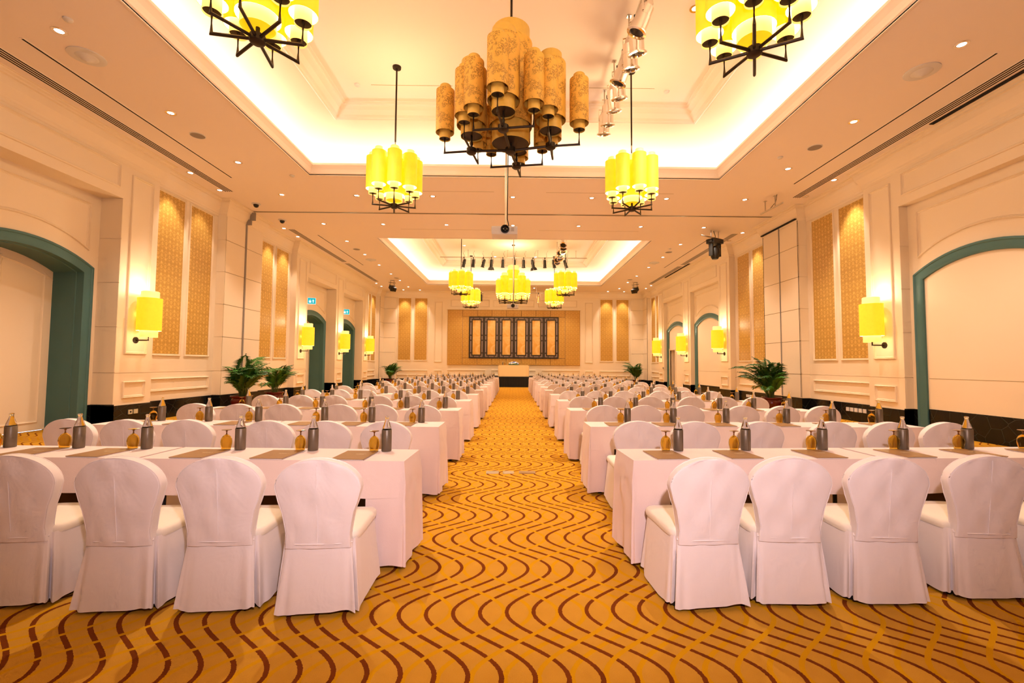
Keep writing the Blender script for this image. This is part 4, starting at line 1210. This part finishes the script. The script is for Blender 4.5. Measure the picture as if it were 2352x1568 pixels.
# ---- painted screen on the end wall: six framed leaves
Y = YE - .075
for q in range(6):
    w6 = 6.06 / 6; a = -3.03 + q * w6; b = a + w6; z0, z1 = 1.87, 4.68
    t = thing('screen_leaf', 'dark framed gold screen panel, %s of six from left on end wall' % ORD[q], 'screen panel', ((a + b) / 2, Y, z0), 0, 'six gold screen panels')
    hw = w6 / 2 - .008; H = z1 - z0; iw = .265; iz0, iz1 = .24, H - .24
    part('gold_board', MB().box(-iw, iw, -.02, .04, iz0, iz1), 'screen_gold', t)
    fr = MB().box(-hw, -iw, -.05, .05, 0, H).box(iw, hw, -.05, .05, 0, H).box(-iw, iw, -.05, .05, 0, iz0).box(-iw, iw, -.05, .05, iz1, H)
    part('frame', fr, 'screen_dark', t)
    cxl = (iw + hw) / 2
    strips = []
    for sx in (-1, 1):
        x = sx * cxl
        for za, zb in ((.40, 1.16), (1.25, 1.50), (1.59, H - .40)): strips.append((x - .035, x + .035, za, zb))
        strips.append((x - .035, x + .035, .09, .31)); strips.append((x - .035, x + .035, H - .31, H - .09))
        xa, xb = sorted((x, x - sx * .15))
        strips.append((xa, xb, .09, .15)); strips.append((xa, xb, H - .15, H - .09))
    strips.append((-.17, .17, .085, .15)); strips.append((-.17, .17, H - .15, H - .085))
    for xa, xb, za, zb in strips: part('inlay', MB().box(xa, xb, -.058, -.048, za, zb), 'screen_grey', t)

# ---- palms
def frond(seed, L, droop):
    rnd = random.Random(seed); m = MB(); st = MB()
    pts = []; p = Vector((0, 0, 0)); ang = R_(80)
    N = 14
    for i in range(N + 1):
        pts.append(p.copy()); ang -= droop / N * (0.4 + 1.3 * i / N)
        p = p + Vector((math.cos(ang), 0, math.sin(ang))) * (L / N)
    for i in range(3, N + 1):
        for half in (0, .5):
            if i == N and half: continue
            a = pts[i]; d = (pts[min(i + 1, N)] - pts[i - 1]).normalized()
            if half: a = a + (pts[i + 1] - pts[i]) * .5
            f = (i + half) / N
            ll = L * .36 * math.sin(min(1, .25 + f * .8) * PI) ** .7 * rnd.uniform(.85, 1.1) + .03
            for s in (-1, 1):
                out = (Vector((0, s, 0)) * .75 + d * .75 + Vector((0, 0, .15))).normalized()
                tip = a + out * ll + Vector((0, 0, -ll * .35)); midp = a + out * ll * .5 + Vector((0, 0, .01))
                wv = d.cross(out).normalized().cross(out).normalized() * (.015 + .006 * rnd.random())
                m.add([a, midp + wv, tip, midp - wv], [(0, 1, 2, 3)])
    return m.v, m.f, pts
FR = []
for i in range(6):
    v, f, pts = frond(i, .95 + .12 * (i % 3), R_(62 + 16 * (i % 4)))
    lm = MB().add(v, f).mesh('leaflets', 'leaf' if i % 2 else 'leaf_dark')
    sm = MB().tube(pts, [.009 - .0005 * k for k in range(len(pts))], 5).mesh('frond', 'stem', 60)
    FR.append((lm, sm))
POT = MB().lathe([(0, 0), (.17, 0), (.21, .05), (.26, .22), (.275, .34), (.25, .40), (.27, .43), (.30, .44), (.30, .48), (.265, .48), (.26, .44)], 28, cap0=False, cap1=False).mesh('pot', 'pot_glaze', 40)
SOIL = MB().lathe([(0, .44), (.262, .44)], 24, cap0=False, cap1=False).mesh('soil', 'soil')
def palm(x, y, n, sc, seed, label):
    t = thing('potted_palm', label, 'potted palm', (x, y, 0), 0, 'potted palms along the walls')
    link('pot', POT, t); link('soil', SOIL, t)
    rnd = random.Random(seed)
    for i in range(n):
        a = i * 2.4 + rnd.uniform(-.3, .3); lm, sm = FR[rnd.randrange(6)]
        lean = rnd.uniform(-.28, .30) if i > n * .3 else rnd.uniform(-.42, -.15)
        toward = math.cos(a) * (1 if x > 0 else -1); fs = 1.0
        if toward > .1: fs = 1 - .45 * toward; lean = min(lean, -.05 - .3 * toward)
        o = link('frond', sm, t, (.07 * math.cos(a), .07 * math.sin(a), .43), (0, lean, a)); o.scale = (sc * fs * rnd.uniform(.75, 1.1),) * 3
        link('leaflets', lm, o)
palm(-7.95, 13.6, 38, 1.2, 1, 'bushy potted palm in a red pot by the left partition column')
palm(-7.98, 15.5, 28, 1.0, 2, 'smaller potted palm just past the partition column, left wall')
palm(8.0, 14.2, 40, 1.25, 3, 'bushy potted palm in a red pot by the right partition column')
palm(-8.0, 29.9, 26, 1.2, 4, 'distant potted palm in the left stage corner')
palm(8.0, 29.9, 26, 1.25, 5, 'distant potted palm in the right stage corner')

# ---- floor boxes in the aisle
for x, wd, mt, l in ((-.27, .17, 'steel', 'flat steel floor box plate in the aisle, leftmost of three'), (-.06, .15, 'steel', 'flat steel floor box plate in the aisle, middle of three'), (.19, .22, 'folder', 'wide brass floor box plate in the aisle, rightmost of three')):
    t = thing('floor_box', l, 'floor socket', (x, 6.2, 0), 0, 'floor boxes in the aisle')
    part('plate', MB().box(-wd / 2, wd / 2, -.075, .075, 0, .004), mt, t)
    part('lid', MB().box(-wd / 2 + .02, wd / 2 - .02, -.055, .055, .004, .007), mt, t)
print('objects', len(bpy.data.objects))
